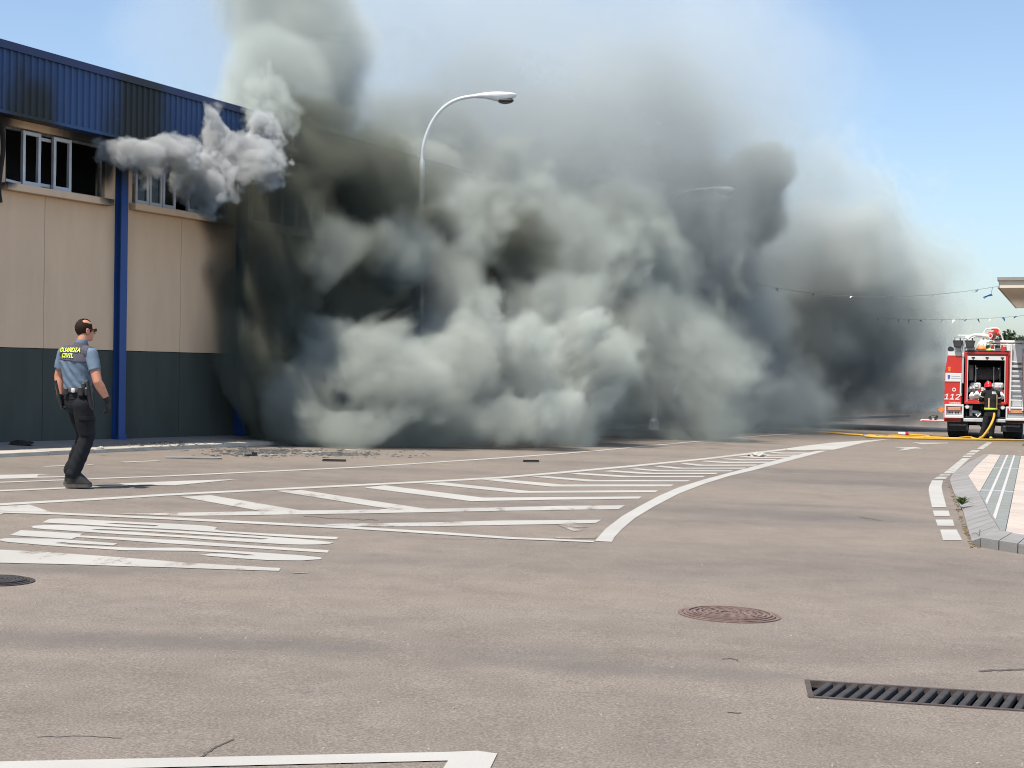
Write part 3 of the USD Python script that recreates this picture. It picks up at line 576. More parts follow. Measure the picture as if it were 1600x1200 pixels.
# ------------------------------------------------------------------ street lamps
def lamp(loc, ang, H, reach, label, group=None, head=True):
    t = thing('street_lamp', label, 'street lamp', loc, ang, group)
    R = reach
    arc = [(0, 0, H - 1.35), (.02, 0, H - 1.05), (R * .10, 0, H - .70), (R * .26, 0, H - .36), (R * .52, 0, H - .10), (R * .8, 0, H - .005), (R, 0, H + .01)]
    obj('pole', tube([(0, 0, -.1), (0, 0, .6), (0, 0, H - 1.33)], [.095, .09, .055], 14), 'lamp_grey', t, smooth=40)
    obj('base_collar', lathe([(0, -.05), (.16, -.05), (.16, .25), (.11, .34), (0, .34)], 16), 'lamp_grey', t)
    obj('arm', tube(spline(arc, 5), .038, 10), 'lamp_grey', t, smooth=40)
    sec = []
    for x, w, zt, zb in ((R - .03, .065, .05, -.05), (R + .12, .08, .065, -.055), (R + .30, .13, .075, -.10), (R + .48, .155, .07, -.15), (R + .66, .15, .055, -.13), (R + .80, .10, .03, -.05), (R + .83, .05, .015, -.02)):
        sec.append([(x, w * math.cos(a) * 1.0, H + .01 + (zt if math.sin(a) > 0 else -zb) * math.sin(a)) for a in np.arange(16) * 2 * math.pi / 16])
    sec = np.array(sec)
    def loft(sec):
        m, n = sec.shape[:2]; v = sec.reshape(-1, 3); f = []
        for i in range(m - 1):
            for j in range(n): f += [(i * n + j, (i + 1) * n + j, (i + 1) * n + (j + 1) % n), (i * n + j, (i + 1) * n + (j + 1) % n, i * n + (j + 1) % n)]
        f += [(0, j, j + 1) for j in range(1, n - 1)] + [((m - 1) * n, (m - 1) * n + j + 1, (m - 1) * n + j) for j in range(1, n - 1)]
        return trimesh.Trimesh(v, f, process=False)
    hd = obj('lamp_head', loft(sec), 'white_paint', t, smooth=35)
    bowl = trimesh.creation.icosphere(2, 1.0); bowl.apply_scale([.17, .115, .07]); bowl.apply_translation([R + .60, 0, H - .11]); obj('lamp_bowl', bowl, 'pane', hd, smooth=True)
    obj('bowl_rim', move(cat([trimesh.creation.annulus(.125, .145, .02)]), [0, 0, 0]).apply_scale([1.25, .9, 1]).apply_translation([R + .60, 0, H - .105]), 'lamp_dark', hd)
    return t
MAT['lamp_glass'] = MAT['pane']
lw = math.atan2(WN[1], WN[0])
def lamp_at(px, Y, H, ang, reach, label):
    p = at(px, 650, Y); lamp((p[0], p[1], gz(p[0], p[1])), ang, H, reach, label)
lamp_at(653.5, 31.8, 7.32, lw + .18, 1.24, 'tall grey street lamp rising out of the smoke with its white head in view')
lamp_at(1022, 45.2, 7.3, lw + .18, 1.5, 'street lamp almost lost in the smoke, only part of its arm showing')
lamp_at(1478, 92, 6.75, math.pi - .25, 1.5, 'thin far street lamp with its arm bent left, just left of the fire engine')

# ------------------------------------------------------------------ canopy at the right edge
cz = 3.95 + gz(13.2, 40) + .0
c0 = at(1563, 450, 40); cdir = np.array([.43, .903]); cdir /= np.linalg.norm(cdir); cdir = np.array([4.1, 10.7]); cdir /= np.linalg.norm(cdir); cn = np.array([cdir[1], -cdir[0]])
ct = thing('canopy', 'cream flat canopy roof with a dark edge jutting in at the right edge', 'canopy', (c0[0], c0[1], 0), math.atan2(cn[1], cn[0]))
zz = c0[2]
# local x = to the right (cn), local y = along the road (cdir)
obj('soffit', box((4.5, 6, zz + .03), (9, 12, .06)), 'canopy_cream', ct)
obj('fascia', cat([box((4.5, -.02, zz + .10), (9.04, .04, .2)), box((-.02, 6, zz + .10), (.04, 12.0, .2)), box((4.5, 12.02, zz + .1), (9.04, .04, .2))]), 'canopy_cream', ct)
obj('roof_edge', cat([box((4.5, 6, zz + .245), (9.16, 12.2, .085))]), 'canopy_trim', ct)
obj('edge_trim', cat([box((-.045, 6, zz + .012), (.05, 12.1, .03))]), 'canopy_trim', ct)
for q in (1.5, 10.5):
    obj('post', box((7.5, q, (zz - .9) / 2), (.22, .22, zz + .9)), 'grey_metal', ct)
for q in (3.0, 6.0, 9.0): obj('ceiling_lamp', box((1.6, q, zz - .02), (.5, .16, .035)), 'white_paint', ct)

# ------------------------------------------------------------------ bunting strings
def bunting(a, b, sag, n, label, flags, size, skip=0.0):
    a, b = np.array(a), np.array(b)
    t = thing('bunting', label, 'bunting')
    u = np.linspace(0, 1, 60); p = a + (b - a) * u[:, None]; p[:, 2] -= sag * 4 * u * (1 - u)
    obj('string', tube(p, .005, 5), 'wire', t)
    rb = random.Random(int(a[0] * 100))
    for k in range(n):
        s = (k + .5) / n
        if s < skip: continue
        q = a + (b - a) * s; q[2] -= sag * 4 * s * (1 - s)
        d = (b - a) / np.linalg.norm(b - a); w, h = size * rb.uniform(.7, 1.2), size * rb.uniform(.8, 1.5); tw = rb.uniform(-.9, .9)
        side = np.array([-d[1], d[0], 0]) * math.sin(tw); dn = np.array([0, 0, -1.0]) * math.cos(tw) + side + d * rb.uniform(-.5, .5)
        v = np.array([q - d * w / 2, q + d * w / 2, q + d * w * .3 + dn * h * .6, q + dn * h + d * rb.uniform(-.1, .1), q - d * w * .25 + dn * h * .55])
        v2 = v + np.array([0, .004, 0])
        obj('flag', trimesh.Trimesh(np.vstack([v, v2]), [(0, 1, 2), (0, 2, 4), (4, 2, 3), (6, 5, 7), (7, 5, 9), (7, 9, 8)], process=False), rb.choice(flags), t)
canA = at(1562, 447, 39.95)
bunting(canA, (4.7, 48.0, 5.2), .75, 9, 'upper bunting string running from the canopy corner into the smoke', ['flag_dark', 'flag_blue', 'flag_white'], .10)
wB = wp(43, .1, 4.35)
canB = at(1640, 489, 47)
bunting(canB, wB, .45, 26, 'lower bunting string of small flags crossing behind the fire engine', ['flag_dark', 'flag_blue', 'flag_white', 'flag_dark'], .12)
lo = thing('loose_flag', 'single blue flag fluttering below the upper bunting string', 'flag', at(1543, 462, 41))
obj('cloth', trimesh.Trimesh(np.array([(-.13, 0, -.04), (.11, 0, .06), (.15, .01, .0), (.02, .02, -.02), (-.09, 0, -.09)]), [(0, 3, 1), (1, 3, 2), (0, 4, 3)], process=False), 'flag_blue', lo)
obj('tie', tube([(.1, 0, .06), (.14, 0, .25)], .006, 4), 'wire', lo)

# ------------------------------------------------------------------ the tree beyond the fire engine, the far building
def tree(px, Y, H, R, label, seed):
    p = at(px, 600, Y); rg = np.random.default_rng(seed)
    t = thing('tree', label, 'tree', (p[0], p[1], gz(p[0], p[1])))
    tr = [tube([(0, 0, -.2), (.1, 0, H * .3), (.05, .1, H * .55)], [.24, .17, .1], 10)]
    for k in range(6):
        a = k * 1.05; tr.append(tube([(.08, 0, H * (.3 + .03 * k)), (R * .4 * math.cos(a), R * .4 * math.sin(a), H * .6), (R * .7 * math.cos(a), R * .7 * math.sin(a), H * .75)], [.09, .05, .02], 6))
    obj('trunk', cat(tr), 'bark', t)
    cl = []
    for k in range(60):
        d = rg.normal(size=3); d /= np.linalg.norm(d); r = rg.uniform(.35, 1) ** .5
        cl.append(np.array([d[0] * R * r, d[1] * R * r, H * .70 + d[2] * H * .30 * r]))
    cl = np.array(cl); n = 16000
    c = cl[rg.integers(0, 60, n)] + rg.normal(size=(n, 3)) * R * .13
    e1 = rg.normal(size=(n, 3)); e1 /= np.linalg.norm(e1, axis=1, keepdims=True); e2 = np.cross(e1, rg.normal(size=(n, 3))); e2 /= np.linalg.norm(e2, axis=1, keepdims=True)
    s = rg.uniform(.09, .19, (n, 1))
    v = np.stack([c - e1 * s, c + e2 * s * .5, c + e1 * s, c - e2 * s * .5], 1).reshape(-1, 3)
    q = np.arange(n)[:, None] * 4; f = np.vstack([np.hstack([q, q + 1, q + 2]), np.hstack([q, q + 2, q + 3])])
    obj('crown', trimesh.Trimesh(v, f, process=False), 'leaf', t)
tree(1574, 85, 4.75, 1.6, 'round green tree showing above the roof of the fire engine', 3)
fb = thing('distant_building', 'pale low building far off, blurred by the smoke left of the fire engine', 'building', (40, 165, gz(40, 165)), .1)
obj('wall', box((0, 4, 2.0), (34, 8, 5.4)), 'far_wall', fb); obj('roof', box((0, 4, 4.85), (34.6, 8.6, .3)), 'canopy_trim', fb)
for k in range(9): obj('window', box((-15 + k * 3.7, -.02, 2.6), (1.8, .06, 1.2)), 'dark_inside', fb)
obj('door', box((6.2, -.02, .9), (2.6, .06, 2.6)), 'lamp_dark', fb)

# ------------------------------------------------------------------ fire engine, seen from behind (x right, y forward, z up; rear face at y = 0)
TP = gp(1537.5, 686); TZ = TP[2]
tk = thing('fire_engine', 'red and white fire engine with open rear pump bay and ladder', 'fire engine', (TP[0], TP[1] + .0, TZ), -math.atan2(.33, .944) )
tx = lambda px: (px - 1537.5) * .02
tz = lambda py: (688 - py) * .02
def tb(x0, x1, y0, y1, z0, z1, b=.012): return bbox(((x0 + x1) / 2, (y0 + y1) / 2, (z0 + z1) / 2), (abs(x1 - x0), abs(y1 - y0), abs(z1 - z0)), b)
def pb(px0, px1, py0, py1, y0, y1, b=.008): return tb(tx(px0), tx(px1), y0, y1, tz(py1), tz(py0), b)
# body shell around the open bay
def side(sx):
    v = [(sx * 1.23, 0, .52), (sx * 1.23, 5.4, .52), (sx * 1.23, 0, 2.1), (sx * 1.23, 5.4, 2.1), (sx * 1.15, 0, 2.66), (sx * 1.15, 5.4, 2.66),
         (sx * .72, 0, .52), (sx * .72, 5.4, .52), (sx * .70, 0, 2.66), (sx * .70, 5.4, 2.66)]
    return trimesh.convex.convex_hull(np.array(v))
obj('body_side', side(-1), 'red_paint', tk); obj('body_side', side(1), 'red_paint', tk)
obj('body_front', tb(-.72, .72, 1.3, 5.4, .62, 2.62), 'red_paint', tk)
obj('body_roof', tb(-1.14, 1.14, .02, 5.4, 2.66, 2.72), 'white_paint', tk)
obj('roof_header', tb(-.70, .70, -.02, 1.3, 2.56, 2.68), 'red_paint', tk)
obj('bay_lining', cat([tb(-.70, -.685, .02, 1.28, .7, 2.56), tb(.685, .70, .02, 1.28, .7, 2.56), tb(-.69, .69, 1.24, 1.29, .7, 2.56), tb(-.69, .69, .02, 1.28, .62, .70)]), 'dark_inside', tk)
obj('corner_cap', pb(1480, 1502, 550, 556.5, -.012, .3), 'white_paint', tk)
for k in (0, 1):
    obj('door_frame', tb(*( (-.615, -.545) if k == 0 else (.605, .69)), -.03, .06, tz(632), tz(553)), 'red_dark', tk)
    obj('frame_edge', tb(*( (-.545, -.522) if k == 0 else (.585, .604)), -.034, .05, tz(630), tz(556)), 'white_paint', tk)
obj('roller_housing', pb(1511, 1570, 556.5, 563, -.028, .12), 'white_paint', tk)
for x in (1519, 1540, 1563): obj('roller_hook', cat([pb(x - 2.5, x + 2.5, 558, 559.6, -.045, -.02, .003), pb(x - .8, x + .8, 559.4, 562.4, -.045, -.02, .003)]), 'black_plastic', tk)
obj('header_rail', pb(1510, 1571, 549.8, 553.2, -.06, .0), 'red_dark', tk)
obj('header_gutter', pb(1506, 1572, 547.6, 549.6, -.07, .06), 'black_plastic', tk)
# hose reel
reel = obj('hose_reel', cat([cyl((-.26, .42, 2.08), (.42, .42, 2.08), .17, 24)]), 'hose_black', tk)
wr = []
for i in range(15):
    x = -.235 + i * .042
    th = np.linspace(0, 2 * math.pi, 25); wr.append(tube(np.c_[np.full(25, x), .42 + .19 * np.cos(th), 2.08 + .19 * np.sin(th)], .021, 6, cap=False))
obj('hose_coil', cat(wr), 'hose_black', reel)
for x in (-.28, .44): obj('reel_flange', cyl((x - .01, .42, 2.08), (x + .01, .42, 2.08), .25, 28), 'lamp_dark', reel)
obj('reel_bracket', cat([tb(.24, .27, .2, .24, 1.72, 2.3), tb(-.32, -.29, .2, .24, 1.8, 2.35)]), 'steel', tk)
for x in (-.26, .40): obj('reel_knob', move(trimesh.creation.icosphere(2, .026), [x, .2, 2.24]), 'white_paint', tk)
obj('side_box', tb(-.52, -.36, .1, .5, 1.85, 2.35), 'black_plastic', tk)
# pump and its outlets
pump = obj('pump', cat([bbox((-.30, .40, 1.68), (.34, .4, .20), .04), cyl((-.30, .18, 1.68), (-.30, .4, 1.68), .085, 18), bbox((.38, .42, 1.70), (.34, .36, .18), .04), bbox((0, .5, 1.55), (1.1, .3, .16), .03)]), 'white_paint', tk)
for x, z, r in ((-.40, 1.40, .075), (-.24, 1.44, .085), (-.10, 1.42, .07), (.12, 1.46, .07), (.30, 1.42, .07), (.50, 1.42, .085)):
    o = obj('outlet', cat([cyl((x, .05, z - .05), (x, .4, z + .12), r * .75, 14, r * .6), cyl((x, .0, z - .085), (x, .07, z - .035), r * 1.1, 16)]), 'white_paint', pump)
    obj('outlet_cap', cyl((x, -.03, z - .10), (x, .0, z - .085), r * .8, 16), 'grey_metal', o)
for x, z, r in ((-.26, 1.69, .06), (-.08, 1.60, .055), (.06, 1.66, .045), (.22, 1.70, .05), (.46, 1.68, .05), (-.44, 1.62, .05)):
    g_ = obj('gauge', cyl((x, .14, z), (x, .2, z), r, 18), 'lamp_dark', pump); obj('gauge_face', cyl((x, .135, z), (x, .141, z), r * .78, 18), 'soft_white', g_)
for x in (-.16, .02, .16, .56): obj('valve_wheel', cyl((x, .02, 1.52), (x, .05, 1.52), .05, 14), 'red_dark', pump)
for x0, x1 in ((-.5, .15), (-.1, .6)): obj('pipe', tube(spline([(x0, .3, 1.2), ((x0 + x1) / 2, .22, 1.34), (x1, .3, 1.5)], 6), .03, 8), 'steel', pump)
obj('bay_sill', pb(1507, 1570, 628.5, 632.5, -.10, .25), 'red_paint', tk)
obj('sill_tray', tb(-.52, -.05, -.06, .2, tz(628), tz(626)), 'red_dark', tk)
# lower bay
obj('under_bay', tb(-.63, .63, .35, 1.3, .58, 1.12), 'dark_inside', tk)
for x in (1511.2, 1564.8):
    c = obj('suction_cap', cat([cyl((tx(x), -.04, tz(637.5)), (tx(x), .2, tz(637.5)), .07, 18), cyl((tx(x), -.07, tz(637.5)), (tx(x), -.04, tz(637.5)), .052, 18)]), 'white_paint', tk)
    obj('cap_lug', cat([bbox((tx(x) + s * .06, -.05, tz(637.5)), (.03, .03, .03), .006) for s in (-1, 1)]), 'grey_metal', c)
obj('under_pipe', cat([cyl((-.42, .2, .72), (-.42, .2, 1.05), .06, 14), cyl((-.42, .1, .86), (-.2, .2, .86), .05, 14), bbox((-.2, .2, .8), (.2, .16, .14), .03), cyl((.42, .2, .7), (.42, .2, .95), .05, 12)]), 'grey_metal', tk)
obj('pump_hook', tube([(-.26, .05, .78), (-.2, .02, .70), (-.12, .05, .80)], .022, 8), 'white_paint', tk)
# white lamp boxes with their plates
for k, (a, b, y0, y1) in enumerate(((1477, 1506, 634, 655.5), (1569.5, 1600, 636, 657.5))):
    x = obj('lamp_box', cat([pb(a, b, y0, y0 + 3, -.14, .05), pb(a, b, y1 - 4, y1, -.14, .05), pb(a, a + 2.4, y0 + 3, y1 - 4, -.138, .05), pb(b - 2.4, b, y0 + 3, y1 - 4, -.138, .05), pb(a + 2.4, b - 2.4, y0 + 3, y1 - 4, -.07, .05)]), 'white_paint', tk)
    s = obj('rear_light', pb(a + 3, b - 3.4, y0 + 4.2, y0 + 9.4, -.13, -.06), 'red_paint', x)
    for j in range(3): obj('light_strip', pb(a + 5, b - 5, y0 + 4.9 + j * 1.55, y0 + 5.6 + j * 1.55, -.136, -.128, .002), 'plate_yellow', s)
    if k == 0:
        obj('number_plate', pb(a + 3, b - 4, y0 + 10.6, y0 + 15.4, -.09, -.06, .004), 'grey_metal', x)
        for j in range(8):
            if j in (4,): continue
            obj('plate_character', pb(a + 4.2 + j * 2.3, a + 5.8 + j * 2.3, y0 + 11.4, y0 + 14.6, -.094, -.088, .001), 'black_plastic', x)
    else: obj('number_plate', pb(a + 3, b - 4, y0 + 10.6, y0 + 15.4, -.09, -.06, .004), 'grey_metal', x)
obj('bumper_bar', pb(1506, 1569.4, 655.4, 660.6, -.16, -.06), 'grey_metal', tk)
# markings of the left corner
obj('white_panel', pb(1477, 1501.6, 584, 597.5, -.012, .0, .002), 'white_paint', tk)
obj('crest', cat([trimesh.convex.convex_hull(np.array([(tx(1480.5) + a, y, tz(591) + b) for a, b in ((0, .075), (.075, .075), (.075, -.02), (.038, -.075), (0, -.02)) for y in (-.016, -.011)]))]), 'blue_mark', tk)
for j, (l, q) in enumerate(((13.5, 588.6), (14.5, 591.8))): obj('small_writing', pb(1486, 1486 + l, q, q + 1.0, -.015, -.011, .001), 'grey_text', tk)
obj('orange_emblem', cat([pb(1480.4, 1485.4, 574.5, 576.4, -.013, .0, .002), pb(1481, 1484.8, 576.4, 581.6, -.013, .0, .002)]), 'orange', tk)
obj('round_emblem', move(rot(trimesh.creation.annulus(.032, .062, .012, sections=20), math.pi / 2, [1, 0, 0]), [tx(1490.6), -.006, tz(610.6)]), 'white_paint', tk)
num = meshkit.text_mesh('112', .170, .008, bold=True); num.apply_transform(np.array([[1.12, .22, 0, 0], [0, 1, 0, 0], [0, 0, 1, 0], [0, 0, 0, 1.0]])); num = rot(num, math.pi / 2, [1, 0, 0]); num.apply_translation([tx(1474.2), -.003, tz(626.2)])
obj('number_112', num, 'soft_white', tk)
w2 = rot(meshkit.text_mesh('bomberos', .052, .006, bold=True), math.pi / 2, [1, 0, 0]); w2.apply_translation([tx(1484), -.003, tz(632.8)]); obj('writing', w2, 'soft_white', tk)
obj('corner_strip', cat([pb(1499.5, 1501.6, 598, 616, -.014, .0, .002), pb(1500.2, 1502.2, 616, 620, -.014, 0, .002)]), 'white_paint', tk)
obj('panel_gap', cat([pb(1477.5, 1500, 597.6, 598.6, -.009, -.001, .001), pb(1479, 1500, 583.0, 583.8, -.009, -.001, .001)]), 'red_dark', tk)
obj('side_marker', rot(move(box((0, 0, 0), (.15, .02, .15)), [0, 0, 0]), math.pi / 4, [0, 1, 0]).apply_translation([tx(1471.2), .02, tz(643)]), 'orange', tk)
# light mast with two floodlights
mast = obj('light_mast', cat([cyl((tx(1503.6), -.05, tz(600)), (tx(1503.6), -.05, tz(528)), .034, 14), bbox((tx(1504), -.05, tz(531)), (.62, .05, .05), .01), pb(1502, 1505.4, 552, 558, -.1, .0)]), 'grey_metal', tk)
for a in (1495.5, 1514):
    h = tm(Manifold.hull_points(np.array([(x, y, z) for x, y, z in ((-.16, 0, .11), (.16, 0, .11), (-.11, 0, -.12), (.11, 0, -.12), (-.11, .16, .08), (.11, .16, .08), (-.08, .14, -.08), (.08, .14, -.08))])))
    fl = obj('floodlight', h.apply_translation([tx(a), -.14, tz(538)]), 'black_plastic', mast)
    obj('floodlight_glass', tb(tx(a) - .10, tx(a) + .10, -.145, -.141, tz(542), tz(534.5), .002), 'hose_black', fl)
    obj('bracket', cat([tb(tx(a) - .11, tx(a) - .09, -.12, -.06, tz(538), tz(527), .003), tb(tx(a) + .05, tx(a) + .08, -.12, -.06, tz(538), tz(528), .003)]), 'black_plastic', fl)
# rear ladder
lad = thing('rear_ladder', parent=tk)
for x in (1575.6, 1594.6): obj('rail', cyl((tx(x), -.13, tz(642)), (tx(x) + .02, -.13, tz(537)), .027, 12), 'soft_white', lad)
for q in (564.6, 572.2, 580, 587.8, 595.6, 603.6, 610.8, 625.6): obj('rung', bbox((tx(1585), -.13, tz(q)), (.36, .035, .034), .008), 'soft_white', lad)
obj('ladder_backing', pb(1577, 1593, 538, 640, -.022, -.002, .002), 'grey_metal', tk)
for i, q in enumerate((566.5, 574.5, 590.0)): obj('backing_slot', pb(1578, 1592, q, q + 3.6, -.026, -.021, .001), 'lamp_dark' if i < 2 else 'grey_text', tk)
# things on the roof
obj('roof_rail', cat([cyl((tx(1538), .2, tz(533.4)), (tx(1610), .2, tz(533.4)), .045, 10), cyl((tx(1538), .2, tz(538)), (tx(1610), .2, tz(538)), .02, 8), cyl((tx(1494), .3, tz(523.6)), (tx(1520), .3, tz(523.6)), .018, 8), cyl((tx(1596), .2, tz(550)), (tx(1596), .2, tz(533)), .03, 8), cyl((tx(1560), .2, tz(550)), (tx(1560), .2, tz(533)), .02, 8)]), 'white_paint', tk)
obj('roof_ladder', cat([tb(tx(1561) + .02, tx(1561) + .07, .2, 4.8, 2.98, 3.05), tb(tx(1592), tx(1592) + .05, .2, 4.8, 2.98, 3.05)] + [tb(tx(1561) + .07, tx(1592), .4 + .35 * i, .43 + .35 * i, 3.0, 3.03, .004) for i in range(12)]), 'steel', tk)
mon = obj('water_monitor', cat([cyl((tx(1547), .25, tz(549)), (tx(1547.5), .25, tz(530)), .055, 14), move(trimesh.creation.icosphere(2, .105), [tx(1547.5), .22, tz(524)]), cyl((tx(1547.5), .22, tz(524)), (tx(1553.5), .0, tz(516)), .06, 14, .075),
                                bbox((tx(1550), .2, tz(513.6)), (.20, .12, .05), .012), cyl((tx(1541), .22, tz(520)), (tx(1556), .22, tz(521)), .045, 12), move(trimesh.creation.icosphere(2, .06), [tx(1555), .22, tz(521.5)])]), 'red_paint', tk)
obj('monitor_wheel', move(rot(trimesh.creation.annulus(.05, .075, .02, sections=18), math.pi / 2, [1, 0, 0]), [tx(1544), .05, tz(524)]), 'soft_white', mon)
obj('monitor_mount', cat([tb(tx(1543), tx(1551.5), .1, .4, tz(550), tz(545)), cyl((tx(1542.5), .2, tz(550)), (tx(1546), .2, tz(536)), .02, 8), cyl((tx(1552), .2, tz(549)), (tx(1549), .2, tz(537)), .02, 8)]), 'grey_metal', tk)
obj('roof_hoop', cat([tube(spline([(tx(1533.5), .3, tz(530)), (tx(1534), .3, tz(520)), (tx(1537.5), .3, tz(513.6)), (tx(1544), .3, tz(512.4)), (tx(1556), .3, tz(513)), (tx(1560.5), .3, tz(522)), (tx(1565.5), .3, tz(533))], 6), .024, 8)]), 'white_paint', tk)
bnd = []
rh = random.Random(4)
for i in range(9):
    y0 = .15 + .12 * rh.random(); bnd.append(tube(spline([(tx(1508 + rh.uniform(-2, 2)), y0, tz(531 - rh.uniform(0, 4))), (tx(1520), y0 + .05, tz(525.5 - i * .35 + rh.uniform(-1, 1))), (tx(1530), y0, tz(524 - rh.uniform(-1.5, 3))), (tx(1540), y0 + .1, tz(527 + rh.uniform(-3, 3)))], 5), .042, 8))
obj('folded_hose', cat(bnd), 'hose_white', tk)
hz = []
for i in range(7): hz.append(tube(spline([(tx(1522 + i * 2), .2, tz(548)), (tx(1525 + i * 2.1), .1, tz(538 + rh.uniform(-2, 2))), (tx(1531 + i), .2, tz(531 + rh.uniform(-2, 2)))], 5), .02, 6))
obj('folded_hose', cat(hz), 'hose_white', tk)
obj('roof_box', cat([pb(1491, 1500.5, 541, 550, .05, .7), pb(1505.6, 1521, 542, 550.4, .05, .7)]), 'white_paint', tk)
obj('orange_bag', tm(Manifold.sphere(1, 20).scale((.15, .12, .085)).translate((tx(1531), .1, tz(545)))).copy(), 'orange', tk, smooth=True)
obj('lime_bag', tm(Manifold.sphere(1, 20).scale((.10, .1, .05)).translate((tx(1543), .05, tz(547)))), 'lime', tk, smooth=True)
obj('red_box', cat([pb(1560, 1568, 541.4, 549.5, .0, .3), pb(1561, 1574.6, 550, 555.4, -.03, .2)]), 'red_paint', tk)
obj('grey_case', cat([pb(1553, 1560, 544, 550, .0, .3)]), 'lamp_dark', tk)
obj('white_locker', cat([pb(1569, 1575, 538, 548, .05, .6), pb(1577, 1585, 539.5, 551, .02, .5)]), 'white_paint', tk)
obj('black_roll', cat([cyl((tx(1484), .0, tz(546)), (tx(1484), .6, tz(546)), .085, 14)]), 'black_plastic', tk)
# wheels, mudflaps, underside
for sx in (-1, 1):
    for y in (.9, 2.2, 6.6):
        ws = [(.78, 1.12)] if y > 6 else [(.55, 1.16)]
        for (a, b) in ws:
            wv = obj('wheel', rot(lathe([(.10, -(b - a) / 2), (.30, -(b - a) / 2), (.46, -(b - a) / 2 + .03), (.49, -(b - a) / 2 + .08), (.49, (b - a) / 2 - .08), (.46, (b - a) / 2 - .03), (.30, (b - a) / 2), (.10, (b - a) / 2)], 32), math.pi / 2, [0, 1, 0]).apply_translation([sx * (a + b) / 2, y, .49]), 'rubber', tk, smooth=30)
            tr = []
            for i in range(30):
                an = 2 * math.pi * i / 30
                for s in (-.19, 0, .19) if y < 6 else (-.08, .08): tr.append(move(rot(bbox((0, 0, .495), (.12, .05, .02), .004), an + s, [1, 0, 0]), [sx * (a + b) / 2 + s, y, .49]))
            obj('tread', cat(tr), 'rubber', wv)
            obj('rim', rot(trimesh.creation.cylinder(.27, (b - a) * .6, sections=20), math.pi / 2, [0, 1, 0]).apply_translation([sx * ((a + b) / 2 + .08), y, .49]), 'grey_metal', wv)
    fl = obj('mudflap', tb(sx * .50, sx * 1.13, .12, .14, .24, .62, .004), 'rubber', tk)
    obj('flap_edge', cat([tb(sx * .51, sx * 1.12, .112, .122, .245, .262, .002), tb(sx * .51, sx * .525, .112, .122, .262, .6, .002)]), 'hose_black', fl)
    w3 = rot(meshkit.text_mesh('rosenbauer', .07, .004), math.pi / 2, [1, 0, 0]); wdt = w3.bounds[1][0] - w3.bounds[0][0]; w3.apply_scale([.52 / wdt, 1, 1]); w3.apply_translation([sx * .815 - .26, .118, .40]); obj('writing', w3, 'grey_text', fl)
obj('side_bumper', cat([tb(-1.23, -.62, .0, .1, .52, .62), tb(.62, 1.23, 0, .1, .52, .62)]), 'black_plastic', tk)
obj('chassis', cat([tb(-.42, -.30, .3, 7.8, .62, .80), tb(.30, .42, .3, 7.8, .62, .80), cyl((-.9, .9, .5), (.9, .9, .5), .1, 12), cyl((-.9, 2.2, .5), (.9, 2.2, .5), .1, 12), move(trimesh.creation.icosphere(2, .2), [0, .9, .5]), tb(-.25, .3, .2, .6, .42, .6)]), 'black_plastic', tk)
obj('cab', tm(Manifold.hull_points(np.array([(sx * 1.2, y, z) for sx in (-1, 1) for y, z in ((5.45, .6), (7.9, .6), (5.45, 2.85), (7.6, 2.85), (7.95, 1.6))]))), 'red_paint', tk)
obj('windscreen', tb(-1.08, 1.08, 7.86, 7.9, 1.75, 2.6), 'black_plastic', tk)
for sx in (-1, 1): obj('cab_window', tb(sx * 1.19, sx * 1.215, 6.2, 7.4, 1.7, 2.5), 'black_plastic', tk)
fl = obj('side_flap', cat([tb(-1.97, -1.235, .3, 1.2, tz(662.4), tz(660.6)), tb(-1.98, -1.93, .28, 1.22, tz(662.8), tz(660.2))]), 'soft_white', tk)
obj('flap_edge', tb(-1.975, -1.235, .292, .3, tz(662.2), tz(660.8), .001), 'red_paint', fl)
# dark bag lying on the flap
rtk = -math.atan2(.33, .944)
def truck_pt(x, y, z): return (TP[0] + x * math.cos(rtk) - y * math.sin(rtk), TP[1] + x * math.sin(rtk) + y * math.cos(rtk), TZ + z)
bg = thing('kit_bag', 'dark crumpled kit bag lying on the fold-down side flap of the fire engine', 'bag', truck_pt(-1.60, .7, tz(660.4)), rtk)
v = trimesh.creation.icosphere(3, 1.0); v.apply_scale([.15, .13, .085]); v.apply_translation([0, 0, .06]); q = np.array(v.vertices); q *= (1 + .5 * (meshkit.fbm(q * 9, 3, 3)[:, None] - .5)); q[:, 2] = np.maximum(q[:, 2], 0); v.vertices = q
obj('sack', v, 'black_plastic', bg, smooth=True); obj('collar', cyl((.06, 0, .08), (.14, 0, .13), .04, 12), 'black_plastic', bg); obj('lining', bbox((.0, -.1, .03), (.08, .06, .05), .01), 'soft_white', bg)

# ------------------------------------------------------------------ hoses on the road
def hose(name, px, label, r=.036, mat='hose_yellow', lift=None):
    p = []
    for i, (x, y) in enumerate(px): q = gp(x, y); q[2] += r * .9; p.append(q)
    t = thing(name, label, 'hose')
    return t, p
t, p = hose('fire_hose', [(1060, 668.4), (1110, 669.2), (1180, 671.6), (1250, 675), (1310, 679), (1350, 681.8), (1390, 683.2), (1425, 684.2), (1460, 685.2), (1495, 686.4), (1519, 686)], 'yellow fire hose running along the road to the firefighter\'s feet')
k = np.array(p[-1])
w = np.array([truck_pt(tx(1534), -.95, .06), truck_pt(tx(1543.5), -.92, .30), truck_pt(tx(1550), -.82, .55), truck_pt(tx(1552.6), -.45, .78), truck_pt(tx(1552), .1, .84)])
obj('hose_tube', tube(spline(p + list(w), 6), .037, 10), 'hose_yellow', t, smooth=True)
obj('coupling', tube([spline(p, 6)[20] + [0, 0, .0], spline(p, 6)[21]], .055, 10), 'steel', t)
